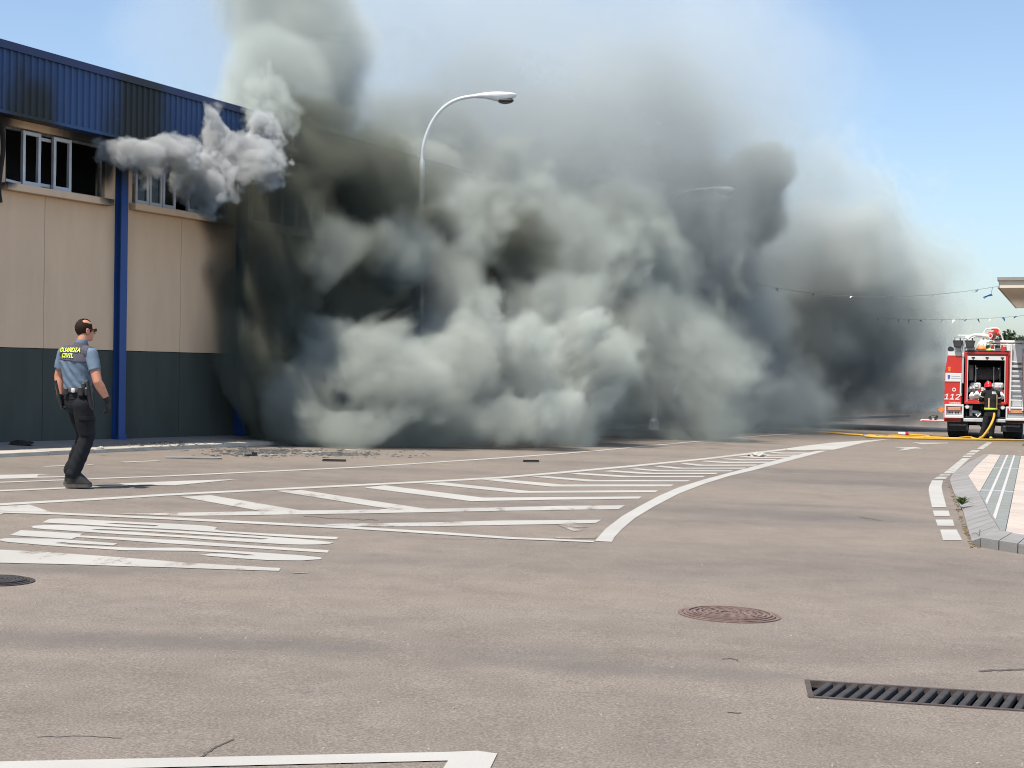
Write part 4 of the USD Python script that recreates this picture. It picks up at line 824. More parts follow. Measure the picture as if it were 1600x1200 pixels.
t, p = hose('fire_hose', [(1395, 684.8), (1430, 686.6), (1470, 687.6), (1540, 688.8), (1620, 689.4), (1700, 690)], 'second yellow fire hose lying straight across the road behind the fire engine')
obj('hose_tube', tube(spline(p, 6), .034, 10), 'hose_yellow', t, smooth=True); obj('coupling', tube([p[0], p[0] * .3 + np.array(p[1]) * .0 + p[0] * .7 + np.array([-.15, 0, 0])], .05, 10), 'steel', t)
t, p = hose('fire_hose', [(1355, 682.6), (1400, 681.6), (1428, 681.2), (1446, 682.6), (1443, 684.8), (1424, 686.4), (1396, 685.6), (1372, 684.8), (1352, 683.4)], 'looped yellow fire hose tangled left of the fire engine')
obj('hose_tube', tube(spline(p, 6), .036, 10), 'hose_yellow', t, smooth=True); obj('coupling', tube([p[0], p[0] + np.array([-.12, 0, 0])], .05, 10), 'steel', t)
def junk(name, px, py, label, cat_, parts, rz=0.0, z=.0):
    p = gp(px, py, z); t = thing(name, label, cat_, p, rz)
    for n, m, mt in parts: obj(n, m, mt, t)
junk('hose_fitting', 1409, 681, 'small red and white hose fitting lying by the yellow hoses', 'hose fitting', [('body', cyl((-.12, 0, .06), (.10, 0, .06), .06, 12), 'soft_white'), ('collar', cyl((.1, 0, .06), (.2, 0, .06), .075, 12), 'red_dark'), ('lug', bbox((.15, 0, .14), (.05, .05, .05), .01), 'black_plastic')])
def lump(seed, s, k=.5):
    v = trimesh.creation.icosphere(3, 1.0); q = np.array(v.vertices); q *= 1 + k * (meshkit.fbm(q * 2.2 + seed * 7, 3, seed)[:, None] - .5) * 2; q *= s; q[:, 2] = np.maximum(q[:, 2], -.2 * s[2]) + .2 * s[2]; v.vertices = q; return v
junk('crumpled_paper', 1184, 713.5, 'small pale crumpled scrap lying on the white hatching', 'litter', [('scrap', lump(2, np.array([.17, .12, .075])), 'stone_pale'), ('torn_edge', bbox((-.12, .02, .02), (.14, .09, .02), .006), 'charred')])
junk('dark_rag', 33, 695.5, 'dark crumpled rag on the shaded pavement by the wall', 'rag', [('cloth', lump(5, np.array([.15, .12, .06]), .7), 'charred'), ('fold', lump(6, np.array([.09, .06, .05]), .6), 'charred')], z=.095)
junk('stone', 157, 701.2, 'small pale stone on the kerb behind the officer', 'stone', [('body', lump(9, np.array([.05, .035, .03]), .5), 'stone_pale'), ('chip', lump(10, np.array([.02, .02, .015]), .5), 'stone_pale')], z=.095)
junk('metal_strip', 303, 717.2, 'long thin dark metal strip on the road by the glass shards', 'metal strip', [('strip', box((0, 0, .012), (.82, .05, .012)), 'frame_burnt'), ('lip', box((0, .028, .02), (.82, .006, .03)), 'frame_alu')], .08)
junk('metal_strip', 522, 721.2, 'short dark strip on the road under the edge of the smoke', 'metal strip', [('strip', box((0, 0, .012), (.36, .05, .012)), 'charred'), ('lip', box((0, .028, .02), (.36, .006, .03)), 'charred')], -.05)
junk('metal_strip', 830, 722.2, 'lone small dark strip on the road near the middle', 'metal strip', [('strip', box((0, 0, .012), (.26, .06, .012)), 'charred'), ('lip', box((0, .03, .02), (.26, .006, .03)), 'charred')], .1)
junk('metal_strip', 392, 712.4, 'bent dark piece at the end of an edge dash', 'metal strip', [('strip', box((0, 0, .015), (.2, .07, .02)), 'charred'), ('lip', box((.06, .03, .03), (.08, .02, .05)), 'charred')], .3)
# broken glass and crumbs
rg = np.random.default_rng(12)
def shards(name, spots, n, s0, s1, mat, label, cat_, h=.0):
    V, Fc = [], []
    for i in range(n):
        x, y = spots(); p = gp(x, y, h); s = rg.uniform(s0, s1) * rg.uniform(.4, 1)
        a = rg.uniform(0, 6.28); th = np.array([a, a + rg.uniform(1.5, 2.6), a + rg.uniform(3.6, 5)])
        tp = np.c_[np.cos(th) * s, np.sin(th) * s, rg.uniform(.2, .9, 3) * s * .35 + .004]
        bs = tp.copy(); bs[:, 2] = np.minimum(0.001, tp[:, 2] - .006)
        b = len(V) * 6; V.append(np.vstack([tp, bs]) + p)
        Fc += [(b, b + 1, b + 2), (b + 3, b + 5, b + 4)] + [(b + j, b + 3 + j, b + 3 + (j + 1) % 3) for j in range(3)] + [(b + j, b + 3 + (j + 1) % 3, b + (j + 1) % 3) for j in range(3)]
    obj(name, trimesh.Trimesh(np.vstack(V), Fc, process=False), mat, label=label, cat_=cat_, kind='stuff')
def glass_spot():
    k = rg.random()
    if k < .55: return rg.normal(405, 38), rg.normal(706, 3.0)
    if k < .8: return rg.normal(535, 34), rg.normal(709.5, 1.8)
    return rg.uniform(300, 680), rg.uniform(703, 716)
shards('broken_glass', glass_spot, 620, .018, .065, 'shard', 'scattered shards of broken window glass on the road below the windows', 'broken glass')
shards('broken_glass', lambda: (rg.normal(255, 36), rg.normal(693.5, 1.6)), 150, .018, .05, 'shard', 'shards of broken glass on the pavement next to the blue column', 'broken glass', .085)
shards('gravel', lambda: (rg.uniform(-40, 1640), 700 + 500 * rg.random() ** 1.3), 200, .003, .008, 'stone_pale', 'loose pale grit scattered over the road', 'grit')
def gutter():
    u = rg.random()
    if u < .6: k = rg.uniform(0, 1); return 1484 + 35 * k - 3 + rg.normal(0, 1.6), 752 + 98 * k + rg.normal(0, 2)
    return rg.uniform(1516, 1605), 851 + (rg.random() - .1) * 6 + (rg.random()) * 10 * 0 + 0
shards('dead_leaves', gutter, 190, .010, .026, 'leaf_dry', 'dry brown leaves and dirt gathered in the gutter of the right kerb', 'dead leaves')
p = gp(1503, 789, .06)
wd = thing('weed', 'small green weed growing at the foot of the sloping kerb', 'weed', p)
bl = []
rw = random.Random(3)
for i in range(26):
    a = rw.uniform(0, 6.28); l = rw.uniform(.06, .17); e = np.array([math.cos(a) * l, math.sin(a) * l, rw.uniform(.02, .11)])
    s = np.array([-math.sin(a), math.cos(a), 0]) * .014
    bl.append(trimesh.Trimesh(np.array([(0, 0, 0), e * .5 + s + [0, 0, .03], e * .5 - s + [0, 0, .03], e]), [(0, 1, 2), (1, 3, 2), (0, 2, 1), (1, 2, 3)], process=False))
obj('leaves', cat(bl), 'weed', wd)
p = gp(1529, 842, .02); tw = thing('twig', 'small dark forked twig stuck at the corner of the right kerb', 'twig', p)
obj('stem', tube([(0, 0, 0), (.008, 0, .04), (.012, 0, .085)], .004, 6), 'twig', tw); obj('branch', tube([(.005, 0, .03), (-.03, 0, .055), (-.06, .01, .05)], .003, 6), 'twig', tw)
# ------------------------------------------------------------------ people
def E(p, r, yaw=0.0, n=20):
    r = (r, r, r) if np.isscalar(r) else r
    return Manifold.sphere(1.0, n).scale(tuple(map(float, r))).rotate((0, 0, math.degrees(yaw))).translate(tuple(map(float, p)))
def chain(items, yaw=0.0):
    """hulls between consecutive (point, radius) balls: a tapering limb or a stack of body sections"""
    b = [E(p, r, yaw) for p, r in items]
    return Manifold.batch_boolean([Manifold.batch_hull([a, c]) for a, c in zip(b, b[1:])], manifold3d.OpType.Add)
def union(ms): return Manifold.batch_boolean(list(ms), manifold3d.OpType.Add)
def skin(m, edge=.016, it=8, fold=0.0, fs=(9, 9, 9), seed=0, zr=None):
    t = tm(m.refine_to_length(edge)); t.merge_vertices()
    trimesh.smoothing.filter_taubin(t, iterations=it)
    if fold:
        n = t.vertex_normals; v = np.array(t.vertices); a = fold * (meshkit.fbm(v * np.array(fs) + seed * 11.3, 3, seed) - .5) * 2
        t.vertices = v + n * a[:, None]
    return t
def cut(m, n, d): return m.trim_by_plane(tuple(map(float, n)), float(d))
def hand(w, d, nrm, side, s=1.0, curl=.35, grow=0.0):
    """palm, four fingers of different lengths, thumb from the side of the palm"""
    w, d, nrm, side = (np.asarray(a, float) for a in (w, d, nrm, side)); d /= np.linalg.norm(d); nrm -= d * (nrm @ d); nrm /= np.linalg.norm(nrm); side = np.cross(nrm, d) * np.sign(np.cross(nrm, d) @ side)
    ms = []; kn = []
    for i, (o, l) in enumerate(((.032, .088), (.011, .092), (-.011, .088), (-.031, .080))):
        k = w + d * l * s + side * o * s; kn.append(k)
        ms.append(Manifold.batch_hull([E(w + side * o * .55 * s, .019 * s + grow), E(w + d * .05 * s + side * o * s, .016 * s + grow), E(k, .0125 * s + grow)]))
    ms.append(Manifold.batch_hull([E(k, .012 * s + grow) for k in kn] + [E(w, .022 * s + grow)]))
    for k, ln, c in zip(kn, (.070, .078, .072, .056), (.9, 1.0, 1.1, 1.2)):
        p = k; a = curl * c; pts = [(p, .0105 * s + grow)]
        for j, f in enumerate((.45, .32, .23)):
            a += curl * c * (.9 if j else .6); q = p + (d * math.cos(a) + nrm * math.sin(a)) * ln * f * s; pts.append((q, (.0098 - .0010 * j) * s + grow)); p = q
        ms.append(chain(pts))
    t0 = w + d * .022 * s + side * .026 * s; t1 = t0 + (d * .7 + side * .62 + nrm * .25) * .045 * s; t2 = t1 + (d * .9 + side * .12 + nrm * .35) * .032 * s; t3 = t2 + (d * .92 + nrm * .38) * .024 * s
    ms.append(chain([(t0, .017 * s + grow), (t1, .0135 * s + grow), (t2, .0115 * s + grow), (t3, .0095 * s + grow)]))
    return union(ms)
class Head:
    """head around the origin: x right, y forward, z up"""
    def __init__(s, c, yaw, k=1.0, pitch=0.0): s.c, s.yaw, s.k, s.pitch = c, yaw, k, pitch
    def put(s, m): return m.scale((s.k,) * 3).rotate((math.degrees(s.pitch), 0, 0)).rotate((0, 0, math.degrees(s.yaw))).translate(tuple(map(float, s.c)))
    def flesh(s):
        m = [E((0, -.012, .022), (.077, .097, .098)), Manifold.batch_hull([E((0, .035, -.02), (.064, .062, .07)), E((0, .062, -.098), (.030, .024, .022)), E((0, .0, -.07), (.058, .05, .04))]),
             Manifold.batch_hull([E((0, .092, .010), .010), E((0, .118, -.032), (.014, .012, .010)), E((0, .090, -.036), (.018, .01, .01))]),
             Manifold.batch_hull([E((-.035, .082, .020), (.018, .012, .008)), E((.035, .082, .020), (.018, .012, .008))]),
             E((0, .088, -.066), (.024, .012, .007)), E((0, .086, -.076), (.021, .012, .007)), E((0, .082, -.100), (.018, .014, .013))]
        for x in (-1, 1): m += [E((x * .077, -.008, -.012), (.011, .024, .033)), E((x * .08, -.014, .004), (.009, .017, .018)), E((x * .036, .077, .0), (.017, .012, .009))]
        return s.put(union(m))
    def hair(s):
        m = E((0, -.014, .026), (.083, .104, .106), n=32)
        m = m - Manifold.cube((.4, .4, .4), True).translate((0, .255, -.08)) - Manifold.cube((.4, .3, .4), True).translate((0, .235, .0))
        m = m - Manifold.cube((.4, .4, .3), True).rotate((-26, 0, 0)).translate((0, .045, -.283))
        for x in (-1, 1): m = m - E((x * .047, .010, .106), (.036, .072, .040)) - E((x * .088, .004, -.022), (.018, .026, .03))
        return s.put(m)
    def glasses(s):
        m = [Manifold.cube((.050, .010, .036), True).translate((x * .032, .103, .004)) for x in (-1, 1)] + [Manifold.cube((.02, .008, .008), True).translate((0, .108, .012))]
        for x in (-1, 1): m += [Manifold.cube((.006, .11, .012), True).rotate((0, 0, x * 7)).translate((x * .071, .052, .008)), Manifold.cube((.022, .012, .03), True).translate((x * .062, .098, .005))]
        return s.put(union(m))

# -- the officer: pose measured in the plane of the picture (x right, y away, z up), then set on the road
PS = 15.9 / F
def pl(px, py, y=0.0):
    z = (764 - py) * PS; return np.array([(px - 125) * PS - .0158 * z, y, z])
po = gp(125, 763)
of = thing('person', 'officer in blue polo shirt and dark trousers walking with back turned', 'person', po, math.atan2(675, F))
YA = -math.radians(30); R = np.array([math.cos(YA), math.sin(YA), 0]); Fw = np.array([-math.sin(YA), math.cos(YA), 0])
hd = Head(pl(133.5, 517.0, .04), -math.radians(62), .97)
neck0, neck1 = pl(128, 542, .0), pl(131.5, 524, .02)
chest = pl(120, 566, 0); sh = pl(121, 551, 0); mid = pl(121, 588, 0); waist = pl(122.5, 608, 0); hip = pl(125, 630, .0)
sR, sL = pl(142.5, 554, -.11), pl(101.5, 554, .10)
eR, eL = pl(151.5, 597, -.19), pl(93.5, 590, .15); wR, wL = pl(166.5, 625, -.14), pl(96, 624, .10)
hR, hL = pl(129, 634, -.07), pl(120, 634, .07)
kR, kL = pl(136, 683, -.05), pl(133, 683, .15); aR, aL = pl(114.5, 743, -.04), pl(111, 740, .30)
torso = lambda g: chain([(hip, (.165 + g, .125 + g, .10 + g)), (waist, (.150 + g, .112 + g, .06 + g)), (mid, (.155 + g, .115 + g, .07 + g)), (chest, (.178 + g, .122 + g, .075 + g)), (sh + [.0, 0, -.01], (.16 + g, .085 + g, .05 + g))], YA)
yoke_top = lambda g: union([chain([(sh, (.13 + g, .075 + g, .045 + g)), (neck0, .066 + g)], YA), chain([(sh - R * .10, .062 + g), (sL, .066 + g)]), chain([(sh + R * .10, .062 + g), (sR, .066 + g)])])
armR = lambda g, q=1: chain([(sR, .066 + g), (sR * .45 + eR * .55, .058 + g), (eR, .050 + g)]) if q else None
flesh = union([hd.flesh(), chain([(neck0 + [0, 0, -.02], .060), (neck1, .056)]), torso(-.012), yoke_top(-.012),
               chain([(sR, .055), (sR * .4 + eR * .6, .054), (eR, .048), (eR * .7 + wR * .3, .050), (wR * .9 + eR * .1, .032), (wR, .028)]), chain([(sL, .055), (eL, .047), (eL * .7 + wL * .3, .047), (wL, .029)]),
               chain([(hR, .09), (kR, .058), (aR, .04)]), chain([(hL, .09), (kL, .058), (aL, .04)])])
obj('body', skin(flesh, .014, 6), 'skin', of, smooth=True)
obj('hair', skin(hd.hair(), .012, 3, .004, (70, 70, 70), 4), 'hair', of, smooth=True)
obj('sunglasses', tm(hd.glasses()), 'leather', of)
slv = []
for s_, e_, q in ((sR, eR, .60), (sL, eL, .66)):
    m_ = s_ * (1 - q - .12) + e_ * (q + .12); d = (e_ - s_) / np.linalg.norm(e_ - s_)
    c = chain([(s_, .071), (s_ * .5 + e_ * .5, .070), (m_ + d * .05, .073)])
    slv.append(cut(c, -d, -(d @ (s_ * (1 - q) + e_ * q))))
shirt = union([cut(torso(.004), (0, 0, 1), waist[2] - .005), yoke_top(.004)] + slv)
shirt = shirt - chain([(neck0 + [0, 0, -.01], .058), (neck1, .062)])
sm = skin(shirt, .014, 7)
v = np.array(sm.vertices); n = sm.vertex_normals; w = np.clip((1.40 - v[:, 2]) / .12, 0, 1)
u = v @ R; ph = (u * .75 + v[:, 2] * .65) * 74 + 7 * meshkit.fbm(v * 5, 2, 2)
sm.vertices = v + n * (w * (.010 * np.sin(ph) * np.clip(meshkit.fbm(v * 5 + 3, 2, 9) * 2 - .4, 0, 1) + .010 * (meshkit.fbm(v * np.array([7, 7, 5]), 3, 7) - .5)))[:, None]
obj('shirt', sm, 'shirt_blue', of, smooth=True)
yk = union([torso(.0105), yoke_top(.0105)])
base = chest + [0, 0, -.005]
yk = cut(yk, np.array([0, 0, 1.0]) + R * .10, (np.array([0, 0, 1.0]) + R * .10) @ base)
for sg_ in (-1, 1): yk = cut(yk, -sg_ * R, -(.172 + (chest @ R) * sg_))
yk = yk - chain([(neck0 + [0, 0, .0], .064), (neck1, .07)])
ykm = skin(yk, .014, 4)
obj('shirt_yoke', ykm, 'yoke_grey', of, smooth=True)
cl_ = chain([(neck0 + [0, 0, .028], .066), (neck0 + [.004, 0, .045], .064)]) - chain([(neck0 + [0, 0, -.05], .056), (neck0 + [0, 0, .15], .057)])
obj('collar', skin(cl_, .012, 2), 'shirt_blue', of, smooth=True)
obj('epaulette', skin(chain([(sh + R * .09 + [0, 0, .062], (.03, .022, .012)), (sR + [0, 0, .062], (.03, .024, .010))], YA), .014, 3), 'trouser_dark', of, smooth=True)
# lettering on the yoke, laid onto the cloth
def on_cloth(txt, h, cx, z, mesh, mat, name, squeeze=1.0):
    t = meshkit.text_mesh(txt, h, .003, bold=False); b = t.bounds; t.apply_translation([-(b[0][0] + b[1][0]) / 2, 0, 0]); t.apply_scale([squeeze, 1, 1]); t = trimesh.Trimesh(*trimesh.remesh.subdivide_to_size(t.vertices, t.faces, .012, max_iter=12), process=False)
    q = np.array(t.vertices); base = chest + R * cx; start = base[None, :] * [1, 1, 0] + R * q[:, :1] + np.array([0, 0, 1.0]) * (z + q[:, 1:2]) - Fw * .5
    loc, ri, _ = mesh.ray.intersects_location(start, np.repeat(Fw[None], len(start), 0), multiple_hits=False)
    depth = np.full(len(start), np.nan); depth[ri] = ((loc - start[ri]) @ Fw)
    depth = np.where(np.isnan(depth), np.nanmean(depth), depth)
    t.vertices = start + Fw * (depth - .013 - q[:, 2])[:, None]
    t.invert() if False else None
    obj(name, t, mat, of)
on_cloth('GUARDIA', .046, -.028, 1.462, ykm, 'neon', 'lettering', .86)
on_cloth('CIVIL', .046, -.038, 1.404, ykm, 'neon', 'lettering', .86)
# trousers, belt, kit
def leg(h, k, a, g=0.0):
    return chain([(h, .108 + g), (h * .5 + k * .5, .100 + g), (k, .080 + g), (k * .55 + a * .45, .082 + g), (a + [0, 0, .01], .072 + g)])
tr = union([cut(chain([(hip + [0, 0, -.03], (.168, .128, .10)), (waist + [0, 0, -.03], (.157, .12, .05))], YA), (0, 0, -1), -(waist[2] - .0)), leg(hR, kR, aR), leg(hL, kL, aL)])
trm = skin(tr, .016, 6)
v = np.array(trm.vertices); n = trm.vertex_normals; w = np.clip((.85 - v[:, 2]) / .2, .25, 1)
trm.vertices = v + n * (w * (.009 * (meshkit.fbm(v * np.array([6, 6, 6]) + v[:, :1] * 6, 3, 5) - .5) * 2 + .0045 * np.sin(v[:, 2] * 46 + v[:, 0] * 60 + v[:, 1] * 30 + 9 * meshkit.fbm(v * 4, 2, 8)) * np.clip(meshkit.fbm(v * 6 + 9, 2, 1) * 2.4 - .8, 0, 1)))[:, None]
obj('trousers', trm, 'trouser_dark', of, smooth=True)
for nm, g, z0, z1 in (('cargo_flap', .016, .735, .775), ('cargo_pocket', .010, .57, .728)):
    pk = cut(cut(leg(hR, kR, aR, g), (0, 0, 1), z0), (0, 0, -1), -z1); pk = cut(pk, R, (hR * .45 + kR * .55) @ R - .01)
    obj(nm, skin(pk, .016, 2), 'trouser_dark', of, smooth=30)
pkt = cut(cut(chain([(hip + [0, 0, -.03], (.172, .132, .104)), (waist + [0, 0, -.03], (.161, .124, .054))], YA), (0, 0, 1), .955), (0, 0, -1), -.975); pkt = cut(cut(pkt, -Fw, -(hip @ Fw) + .04), -R, -(hip @ R) - .02); obj('back_pocket', skin(pkt, .02, 1), 'trouser_dark', of)
bl = cut(cut(chain([(waist + [0, 0, -.05], (.166, .130, .05)), (waist + [0, 0, .03], (.162, .126, .05))], YA), (0, 0, 1), waist[2] - .045), (0, 0, -1), -(waist[2] + .008))
obj('belt', skin(bl, .02, 1), 'belt', of, smooth=30)
def kit(name, c, s, mat, yaw=YA, b=.012, tilt=0.0):
    m = bbox((0, 0, 0), s, b); m = rot(m, tilt, [0, 1, 0]); m = rot(m, yaw, [0, 0, 1]); return obj(name, move(m, c), mat, of)
w0 = waist + [0, 0, -.02]
kit('belt_buckle', w0 - Fw * .136 + R * .02, (.05, .02, .05), 'grey_metal'); kit('pouch', w0 - Fw * .120 + R * .10 + [0, 0, -.01], (.06, .04, .10), 'leather'); kit('pouch', w0 - Fw * .09 + R * .155 + [0, 0, -.01], (.045, .05, .09), 'leather', YA - .6)
kit('pouch', w0 - Fw * .125 - R * .07 + [0, 0, -.012], (.05, .03, .075), 'leather')
hs = obj('holster', skin(chain([(w0 + R * .155 - Fw * .07 + [0, 0, .09], (.018, .03, .03)), (w0 + R * .165 - Fw * .06 + [0, 0, -.02], (.028, .045, .05)), (w0 + R * .185 - Fw * .04 + [0, 0, -.17], (.024, .035, .04))], YA), .014, 3), 'leather', of, smooth=True)
kit('radio', w0 + R * .12 - Fw * .10 + [0, 0, .03], (.045, .035, .11), 'black_plastic')
obj('baton', cyl(pl(89, 596, .02), pl(98, 640, .02), .014, 12), 'leather', of)
# gloves with five fingers
gR = hand(wR, pl(169.5, 650, -.10) - wR, Fw * -.2 - R + [0, 0, .0], Fw + R * .5, 1.0, .30, .0025); gL = hand(wL, pl(103, 648, .06) - wL, R, Fw, 1.0, .28, .0025)
for g, w_, e_ in ((gR, wR, eR), (gL, wL, eL)):
    g = g + chain([(w_ * 1.0, .036), (w_ * .92 + e_ * .08, .040)]); obj('glove', skin(g, .007, 4), 'glove', of, smooth=True)
# boots
def boot(a, toe, heel, z0):
    a, toe, heel = map(np.array, (a, toe, heel)); d = toe - heel; d[2] = 0; d /= np.linalg.norm(d); s = np.array([-d[1], d[0], 0]); yw = math.atan2(d[1], d[0])
    up = union([chain([(a + [0, 0, .06], .058), (a + [.0, 0, -.02], .056), (heel + d * .055 + [0, 0, .065], (.05, .042, .045))], yw), Manifold.batch_hull([E(heel + d * .05 + [0, 0, .06], (.045, .042, .045), yw), E(heel + d * .17 + [0, 0, .055], (.05, .048, .035), yw), E(toe - d * .05 + [0, 0, .05], (.05, .046, .026), yw), E(a + d * .03 + [0, 0, .0], (.05, .045, .04), yw)])])
    up = cut(up, (0, 0, 1), z0 + .034)
    so = Manifold.batch_hull([E(heel + d * .04, (.045, .044, .001), yw).translate((0, 0, z0 + .004)), E(heel + d * .04, (.046, .045, .001), yw).translate((0, 0, z0 + .040)), E(toe - d * .055, (.055, .050, .001), yw).translate((0, 0, z0 + .012)), E(toe - d * .055, (.056, .051, .001), yw).translate((0, 0, z0 + .040))])
    b = obj('boot', skin(up, .012, 4), 'boot', of, smooth=True)
    obj('sole', tm(so), 'sole', b)
    lace = [cyl(a + d * (.045 + .016 * i) + s * .025 + [0, 0, .02 - .022 * i], a + d * (.045 + .016 * i) - s * .025 + [0, 0, .02 - .022 * i], .004, 6) for i in range(4)]
    obj('laces', cat(lace), 'sole', b)
g0_ = lambda q: gz(po[0] + q[0] * math.cos(.284) - q[1] * math.sin(.284), po[1] + q[0] * math.sin(.284) + q[1] * math.cos(.284)) - po[2]
q = pl(123, 764, -.04); zR = g0_(q) + .004
boot(aR, np.array([.118, -.07, 0]), np.array([-.150, -.03, 0]), zR) if False else None
def flatz(p, z): return np.array([p[0], p[1], z])
boot(aR, flatz(pl(143, 762, -.07), zR), flatz(pl(103.5, 762, -.03), zR), zR)
q = pl(120, 760, .30); zL = g0_(q) + .004
boot(aL, flatz(pl(139, 762, .26), zL), flatz(pl(100.5, 762, .34), zL), zL)

# -- the firefighter at the pump
FS = 46.4 / F
fo = gp(1545, 686.6)
ff = thing('person', 'firefighter in red helmet and dark coat working at the fire engine\'s pump', 'person', fo, -math.atan2(745, F))
def fl_(px, py, y=0.0): return np.array([(px - 1545) * FS, y, (687 - py) * FS * 1.0])
hip, waist, chest, sh = fl_(1547, 648), fl_(1547, 636), fl_(1547, 622, .03), fl_(1547, 612.5, .06)
sR, sL = fl_(1557, 614, .06), fl_(1536.5, 614, .06); eR, eL = fl_(1559.5, 626, .12), fl_(1533, 624, .10); wR, wL = fl_(1557, 631, .34), fl_(1529.5, 629, .30)
hR, hL = fl_(1550.5, 650), fl_(1542, 650); kR, kL = fl_(1549.5, 668, .02), fl_(1538, 668, -.02); aR, aL = fl_(1548, 681.5, .03), fl_(1534.5, 681, -.02)
fh = Head(fl_(1542.5, 604, .13), math.radians(14), .98, -math.radians(12))
ft = lambda g: chain([(hip, (.17 + g, .13 + g, .09 + g)), (waist, (.17 + g, .13 + g, .06 + g)), (chest, (.185 + g, .13 + g, .08 + g)), (sh, (.165 + g, .09 + g, .055 + g))])
fl = union([fh.flesh(), chain([(sh + [0, 0, .03], .06), (fl_(1543, 606, .11), .055)]), ft(-.02), chain([(sR, .05), (eR, .045), (wR, .03)]), chain([(sL, .05), (eL, .045), (wL, .03)]), chain([(hR, .085), (kR, .055), (aR, .045)]), chain([(hL, .085), (kL, .055), (aL, .045)])])
obj('body', skin(fl, .025, 5), 'skin', ff, smooth=True)
coat = union([cut(ft(.022), (0, 0, 1), fl_(0, 642)[2]), chain([(sh, (.14, .085, .05)), (sh + [0, 0, .075], .085)]), chain([(sh - [.12, 0, 0], .08), (sL, .082), (eL, .074), (wL, .056)]), chain([(sh + [.12, 0, 0], .08), (sR, .082), (eR, .074), (wR, .056)])])
obj('coat', skin(coat, .022, 6, .010, (9, 9, 12), 3), 'turnout', ff, smooth=True)
tr = union([cut(chain([(hip + [0, 0, -.04], (.175, .135, .09)), (waist, (.175, .135, .05))]), (0, 0, -1), -fl_(0, 638)[2]), chain([(hR, .115), (kR, .092), (aR + [0, 0, .03], .085)]), chain([(hL, .115), (kL, .092), (aL + [0, 0, .03], .085)])])
obj('trousers', skin(tr, .022, 6, .012, (8, 8, 14), 5), 'turnout', ff, smooth=True)
band = cut(cut(ft(.034), (0, 0, 1), fl_(0, 640.4)[2]), (0, 0, -1), -fl_(0, 637.2)[2]); obj('hem_band', skin(band, .025, 1), 'lime', ff)
for s_, e_, q0, q1, mt in ((eL, wL, .45, .75, 'lime'), (eR, wR, .45, .75, 'lime'), (sL, eL, .52, .68, 'reflective'), (sR, eR, .52, .68, 'reflective')):
    d = (e_ - s_) / np.linalg.norm(e_ - s_); c = chain([(s_, .088), (e_, .084 if mt == 'reflective' else .068)]); c = cut(cut(c, d, d @ (s_ + (e_ - s_) * q0)), -d, -(d @ (s_ + (e_ - s_) * q1))); obj('cuff_band', skin(c, .02, 1), mt, ff)
stripe = ft(.030)
for x0, x1, z0, z1, nm in ((1543.4, 1544.8, 638, 622, 'brace_stripe'), (1555.4, 1556.6, 638, 616, 'brace_stripe'), (1548.4, 1556.2, 615.6, 611.6, 'back_patch')):
    s_ = cut(cut(cut(cut(stripe, (1, 0, 0), fl_(x0, 0)[0]), (-1, 0, 0), -fl_(x1, 0)[0]), (0, 0, 1), fl_(0, z0)[2]), (0, 0, -1), -fl_(0, z1)[2]); s_ = cut(s_, (0, -1, 0), -.03)
    obj(nm, tm(s_), 'plate_yellow' if nm == 'brace_stripe' else 'reflective', ff)
hm = fh.put(union([cut(E((0, -.015, .045), (.118, .145, .125), n=28), (0, 0, 1), -.035), cut(cut(E((0, -.03, -.03), (.135, .17, .06), n=28), (0, 0, 1), -.05), (0, 0, -1), .0)]))
h_ = obj('helmet', skin(hm, .02, 2), 'helmet_red', ff, smooth=40)
obj('helmet_comb', tm(fh.put(Manifold.batch_hull([E((0, -.12, .10), .014), E((0, -.01, .17), .016), E((0, .08, .13), .014), E((0, 0, .1), .01)]))), 'soft_white', h_, smooth=True)
obj('neck_guard', tm(fh.put(union([cut(cut(E((0, -.03, -.06), (.10, .115, .08), n=24), (0, 0, -1), .02), (0, -1, 0), -.02)]))), 'turnout', h_, smooth=True)
for w_, e_, sd in ((wR, eR, -1), (wL, eL, 1)):
    g = hand(w_, w_ - e_, (0, 0, -1), (sd, 0, 0), 1.05, .5, .004); obj('glove', skin(g + chain([(w_, .038), (w_ * .9 + e_ * .1, .04)]), .01, 3), 'leather', ff, smooth=True)
for a, x in ((aR, .02), (aL, -.03)):
    z0 = gz(fo[0] + a[0], fo[1]) - fo[2] + .002
    b = union([chain([(a + [0, 0, .04], .062), (np.array([a[0], a[1], z0 + .09]), .058)]), Manifold.batch_hull([E((a[0], a[1] - .03, z0 + .055), (.05, .06, .05)), E((a[0] + x, a[1] + .19, z0 + .045), (.05, .055, .04))])]); b = cut(b, (0, 0, 1), z0 + .02)
    bo = obj('boot', skin(b, .018, 3), 'lime', ff, smooth=True)
    obj('sole', tm(Manifold.batch_hull([E((a[0], a[1] - .03, z0 + h), (.052, .062, .001)) for h in (.002, .03)] + [E((a[0] + x, a[1] + .19, z0 + h), (.052, .058, .001)) for h in (.002, .03)])), 'rubber', bo)
    obj('toe_cap', tm(cut(E((a[0] + x, a[1] + .19, z0 + .048), (.055, .06, .044)), (0, 0, 1), z0 + .03)), 'rubber', bo)
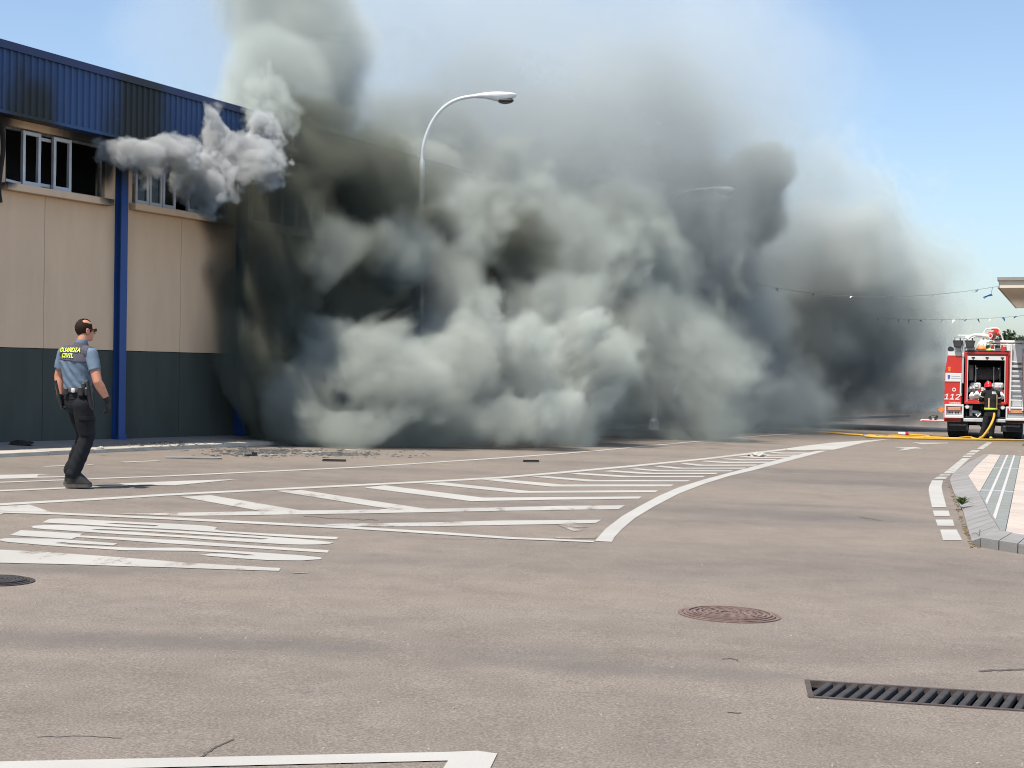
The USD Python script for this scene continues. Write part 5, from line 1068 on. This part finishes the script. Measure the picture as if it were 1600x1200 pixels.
# ------------------------------------------------------------------ smoke: lit volumes whose billows come from a few swelling centres and one turbulence
KIND = {'white': ((.89, .895, .85), 6.0, .25, .20, 1.0), 'thin': ((.82, .865, .785), .55, .20, .36, 1.0), 'pale': ((.85, .90, .78), 1.5, .27, .20, 1.0), 'mid': ((.79, .84, .73), .85, .24, .28, 1.0),
        'dark': ((.27, .282, .215), 2.4, .20, .36, .85), 'bank': ((.81, .86, .77), .30, .14, .34, .8), 'veil': ((.84, .895, .86), .14, .08, .55, .8)}   # colour, density, threshold, softness, turbulence
def smoke(parent, blobs, scale, detail, amp, warp, wscale, cells=0.0, rough=.6, name='smoke_body'):
    nodes = {'geo': ('geometry', {}), 'wn': ('noise_texture', {'scale': wscale, 'detail': 1.0}), 'wm': ('mapping', {'location': (-.5 * warp,) * 3, 'scale': (warp,) * 3}), 'wa': ('mix', {'mix_type': 'add', 'fac': 1.0}),
             'n': ('noise_texture', {'scale': scale, 'detail': detail, 'roughness': rough}), 'c': ('math', {'math_type': 'add', 'value2': -.5}), 'v': ('principled_volume', {})}
    links = [('geo.position', 'wn.vector'), ('wn.color', 'wm.vector'), ('geo.position', 'wa.color1'), ('wm.vector', 'wa.color2'), ('wa.color', 'n.vector'), ('n.fac', 'c.value1')]
    turb = 'c.value'
    if cells:
        nodes |= {'vo': ('voronoi_texture', {'scale': scale * 1.6, 'detail': 1.0, 'roughness': .5, 'lacunarity': 2.3}), 'vm': ('math', {'math_type': 'multiply_add', 'value2': -cells, 'value3': cells * .56}), 'vb': ('math', {'math_type': 'add'})}
        links += [('wa.color', 'vo.vector'), ('vo.distance', 'vm.value1'), ('vm.value', 'vb.value1'), (turb, 'vb.value2')]; turb = 'vb.value'
    pts, groups = [], {}
    for i, (px, py, Y, r, kind, *k) in enumerate(blobs):
        kx, ky, kz = (k + [1.0] * 3)[:3]; p = at(px, py, Y); s = r * Y / F; R = np.array([s * kx, s * ky, s * kz])
        nodes[f'mp{i}'] = ('mapping', {'mapping_type': 'texture', 'location': tuple(p), 'scale': tuple(R)}); nodes[f'g{i}'] = ('gradient_texture', {'gradient_type': 'spherical'})
        links += [('wa.color', f'mp{i}.vector'), (f'mp{i}.vector', f'g{i}.vector')]
        groups.setdefault(kind, []).append(f'g{i}.fac')
        pts.append(trimesh.creation.icosphere(1, 1.0).vertices * (R * 1.0 + warp * .22) + p)
    tot, col, j = None, None, 0
    for kind, fs in groups.items():
        c, dens, thr, soft, tb_ = KIND[kind]; f = fs[0]
        for h in fs[1:]:
            j += 1; nodes[f'mx{j}'] = ('math', {'math_type': 'smoothmax', 'value3': .10}); links += [(f, f'mx{j}.value1'), (h, f'mx{j}.value2')]; f = f'mx{j}.value'
        nodes |= {f'a_{kind}': ('math', {'math_type': 'multiply', 'value2': amp * tb_}), f'b_{kind}': ('math', {'math_type': 'add'}), f's_{kind}': ('map_range', {'range_type': 'smoothstep', 'from_min': thr, 'from_max': thr + soft, 'to_min': 0, 'to_max': dens}),
                  f'e_{kind}': ('map_range', {'range_type': 'smoothstep', 'from_min': .0, 'from_max': .12, 'to_min': 0, 'to_max': 1}), f'd_{kind}': ('math', {'math_type': 'multiply'})}
        links += [(turb, f'a_{kind}.value1'), (f'a_{kind}.value', f'b_{kind}.value1'), (f, f'b_{kind}.value2'), (f'b_{kind}.value', f's_{kind}.value'), (f, f'e_{kind}.value'), (f's_{kind}.result', f'd_{kind}.value1'), (f'e_{kind}.result', f'd_{kind}.value2')]
        d = f'd_{kind}.value'
        if tot is None:
            tot = d; nodes['v'][1]['color'] = c; col = c
        else:
            nodes |= {f't_{kind}': ('math', {'math_type': 'add'}), f'q_{kind}': ('math', {'math_type': 'add', 'value2': 1e-6}), f'r_{kind}': ('math', {'math_type': 'divide'}), f'c_{kind}': ('mix_color', {'b': c})}
            links += [(tot, f't_{kind}.value1'), (d, f't_{kind}.value2'), (f't_{kind}.value', f'q_{kind}.value1'), (d, f'r_{kind}.value1'), (f'q_{kind}.value', f'r_{kind}.value2'), (f'r_{kind}.value', f'c_{kind}.fac')]
            if isinstance(col, str): links.append((col, f'c_{kind}.a'))
            else: nodes[f'c_{kind}'][1]['a'] = col
            tot = f't_{kind}.value'; col = f'c_{kind}.result'
    links += [(tot, 'v.density')] + ([(col, 'v.color')] if isinstance(col, str) else [])
    m = usdkit.material(stage, numbered('/World/Looks', name), nodes, links, volume='v.volume')
    obj(name, trimesh.convex.convex_hull(np.vstack(pts)), m, parent)
plume = thing('smoke_plume', 'huge rolling cloud of grey smoke pouring over the road beside the warehouse', 'smoke', kind='stuff')
jet = thing('window_smoke', 'pale curling smoke streaming out of the window under the blue eaves', 'smoke', kind='stuff')
NEAR = [(440, 265, 28.2, 150, 'dark', 1.0, .7, .9), (530, 300, 29.4, 190, 'dark', 1.0, .7, 1.0), (425, 420, 27.4, 170, 'dark', .8, .6, 1.4), (415, 590, 27.0, 140, 'dark', .8, .6, 1.3), (540, 440, 29.4, 170, 'dark'), (640, 370, 31.2, 130, 'dark'), (465, 215, 28.4, 140, 'dark', 1.2, .6, .85), (570, 250, 30.5, 145, 'dark', 1.2, .6, .85), (660, 270, 32.9, 135, 'pale', 1.2, .35, .9), (765, 285, 35.0, 150, 'pale', 1.2, .5, .9), (640, 645, 28.0, 115, 'pale', 1.3),
        (470, 625, 26.9, 125, 'pale', 1.0, .8, 1), (590, 590, 27.9, 165, 'pale', 1.1), (730, 585, 29.6, 195, 'pale', 1.2), (870, 610, 32.0, 185, 'pale', 1.2), (560, 660, 27.1, 100, 'pale', 2.2, 1, .8), (760, 668, 28.4, 95, 'pale', 2.4, 1, .7), (920, 655, 31, 90, 'thin', 2.2, 1, .8),
        (505, 395, 27.6, 75, 'mid'), (600, 400, 28.9, 105, 'mid'), (655, 410, 29.8, 115, 'mid', 1, .7, 1.0), (385, 330, 27.2, 105, 'dark', .7, .6, 1.6), (385, 560, 26.6, 100, 'dark', .7, .6, 1.6), (700, 350, 31.3, 140, 'mid'), (790, 380, 33.2, 130, 'dark', .8), (880, 390, 34, 180, 'mid'), (860, 500, 33, 175, 'mid', 1.2), (690, 470, 30.5, 120, 'mid'), (660, 400, 33.6, 290, 'bank', 1.15, .5, 1.15), (830, 430, 37.5, 300, 'bank', 1.1, .5, 1.1)]
FAR = [(1010, 600, 37, 190, 'mid', 1.3), (1010, 470, 40, 150, 'mid'), (955, 400, 38.5, 150, 'mid'), (1040, 560, 42, 130, 'mid'), (1110, 340, 47.4, 150, 'pale'), (1175, 300, 46.4, 85, 'pale'), (1100, 510, 46.0, 200, 'thin', 1.1), (1110, 420, 46.5, 120, 'mid'), (1185, 350, 47.6, 90, 'dark', .8, .8, 1.0), (1150, 630, 46, 170, 'thin', 1.6),
       (1310, 420, 54, 195, 'thin', 1, .9, 1.1), (1330, 560, 56, 200, 'thin', 1.2), (1250, 480, 57, 320, 'bank', 1.1, .6, 1.1), (1090, 470, 53, 330, 'bank', 1.2, .5, 1.1)]
UP = [(430, 40, 31, 230, 'mid', .8, .8, 1.2), (415, 140, 28.6, 120, 'mid', .9, .8, 1.3), (330, 60, 33, 220, 'veil'), (540, 185, 34, 150, 'mid', 1.2, .8, .9), (670, 205, 37, 150, 'mid', 1.2, .8, .8), (520, 60, 34, 260, 'veil'), (660, 170, 37, 380, 'veil', 1.1), (860, 180, 41, 440, 'veil', 1.1), (1060, 220, 46, 360, 'veil'), (770, 260, 40, 240, 'bank', 1.2, .7, .9), (980, 240, 44, 240, 'bank', 1.2, .7, .9)]
SIDE = [(1425, 600, 122, 150, 'veil', 1.0, .5, 1.0), (1500, 640, 130, 130, 'veil', 1.6, .5, .6)]
JET = [(206, 240, 24.1, 60, 'white', 1.4, .6, .7), (258, 250, 24.7, 74, 'white', 1.1, .7, .85), (318, 283, 25.3, 80, 'white', 1, .7, .95), (385, 252, 25.9, 88, 'white', 1.1, .7, .85), (340, 212, 26.0, 56, 'white', .7, .7, 1.2), (420, 175, 27.2, 80, 'pale', .9, .8, 1.3), (412, 215, 26.6, 60, 'white', .8, .7, 1.0)]
smoke(plume, NEAR, .46, 6.0, 1.4, 2.2, .25, .30, .64)
smoke(plume, FAR, .34, 6.0, 1.35, 2.6, .2, .18, .64)
smoke(plume, UP, .28, 5.0, 1.3, 2.6, .2, 0, .62)
smoke(plume, SIDE, .16, 3.0, 1.1, 3.0, .15)
smoke(jet, JET, 1.7, 6.0, 1.2, .5, .9, .30, .64)
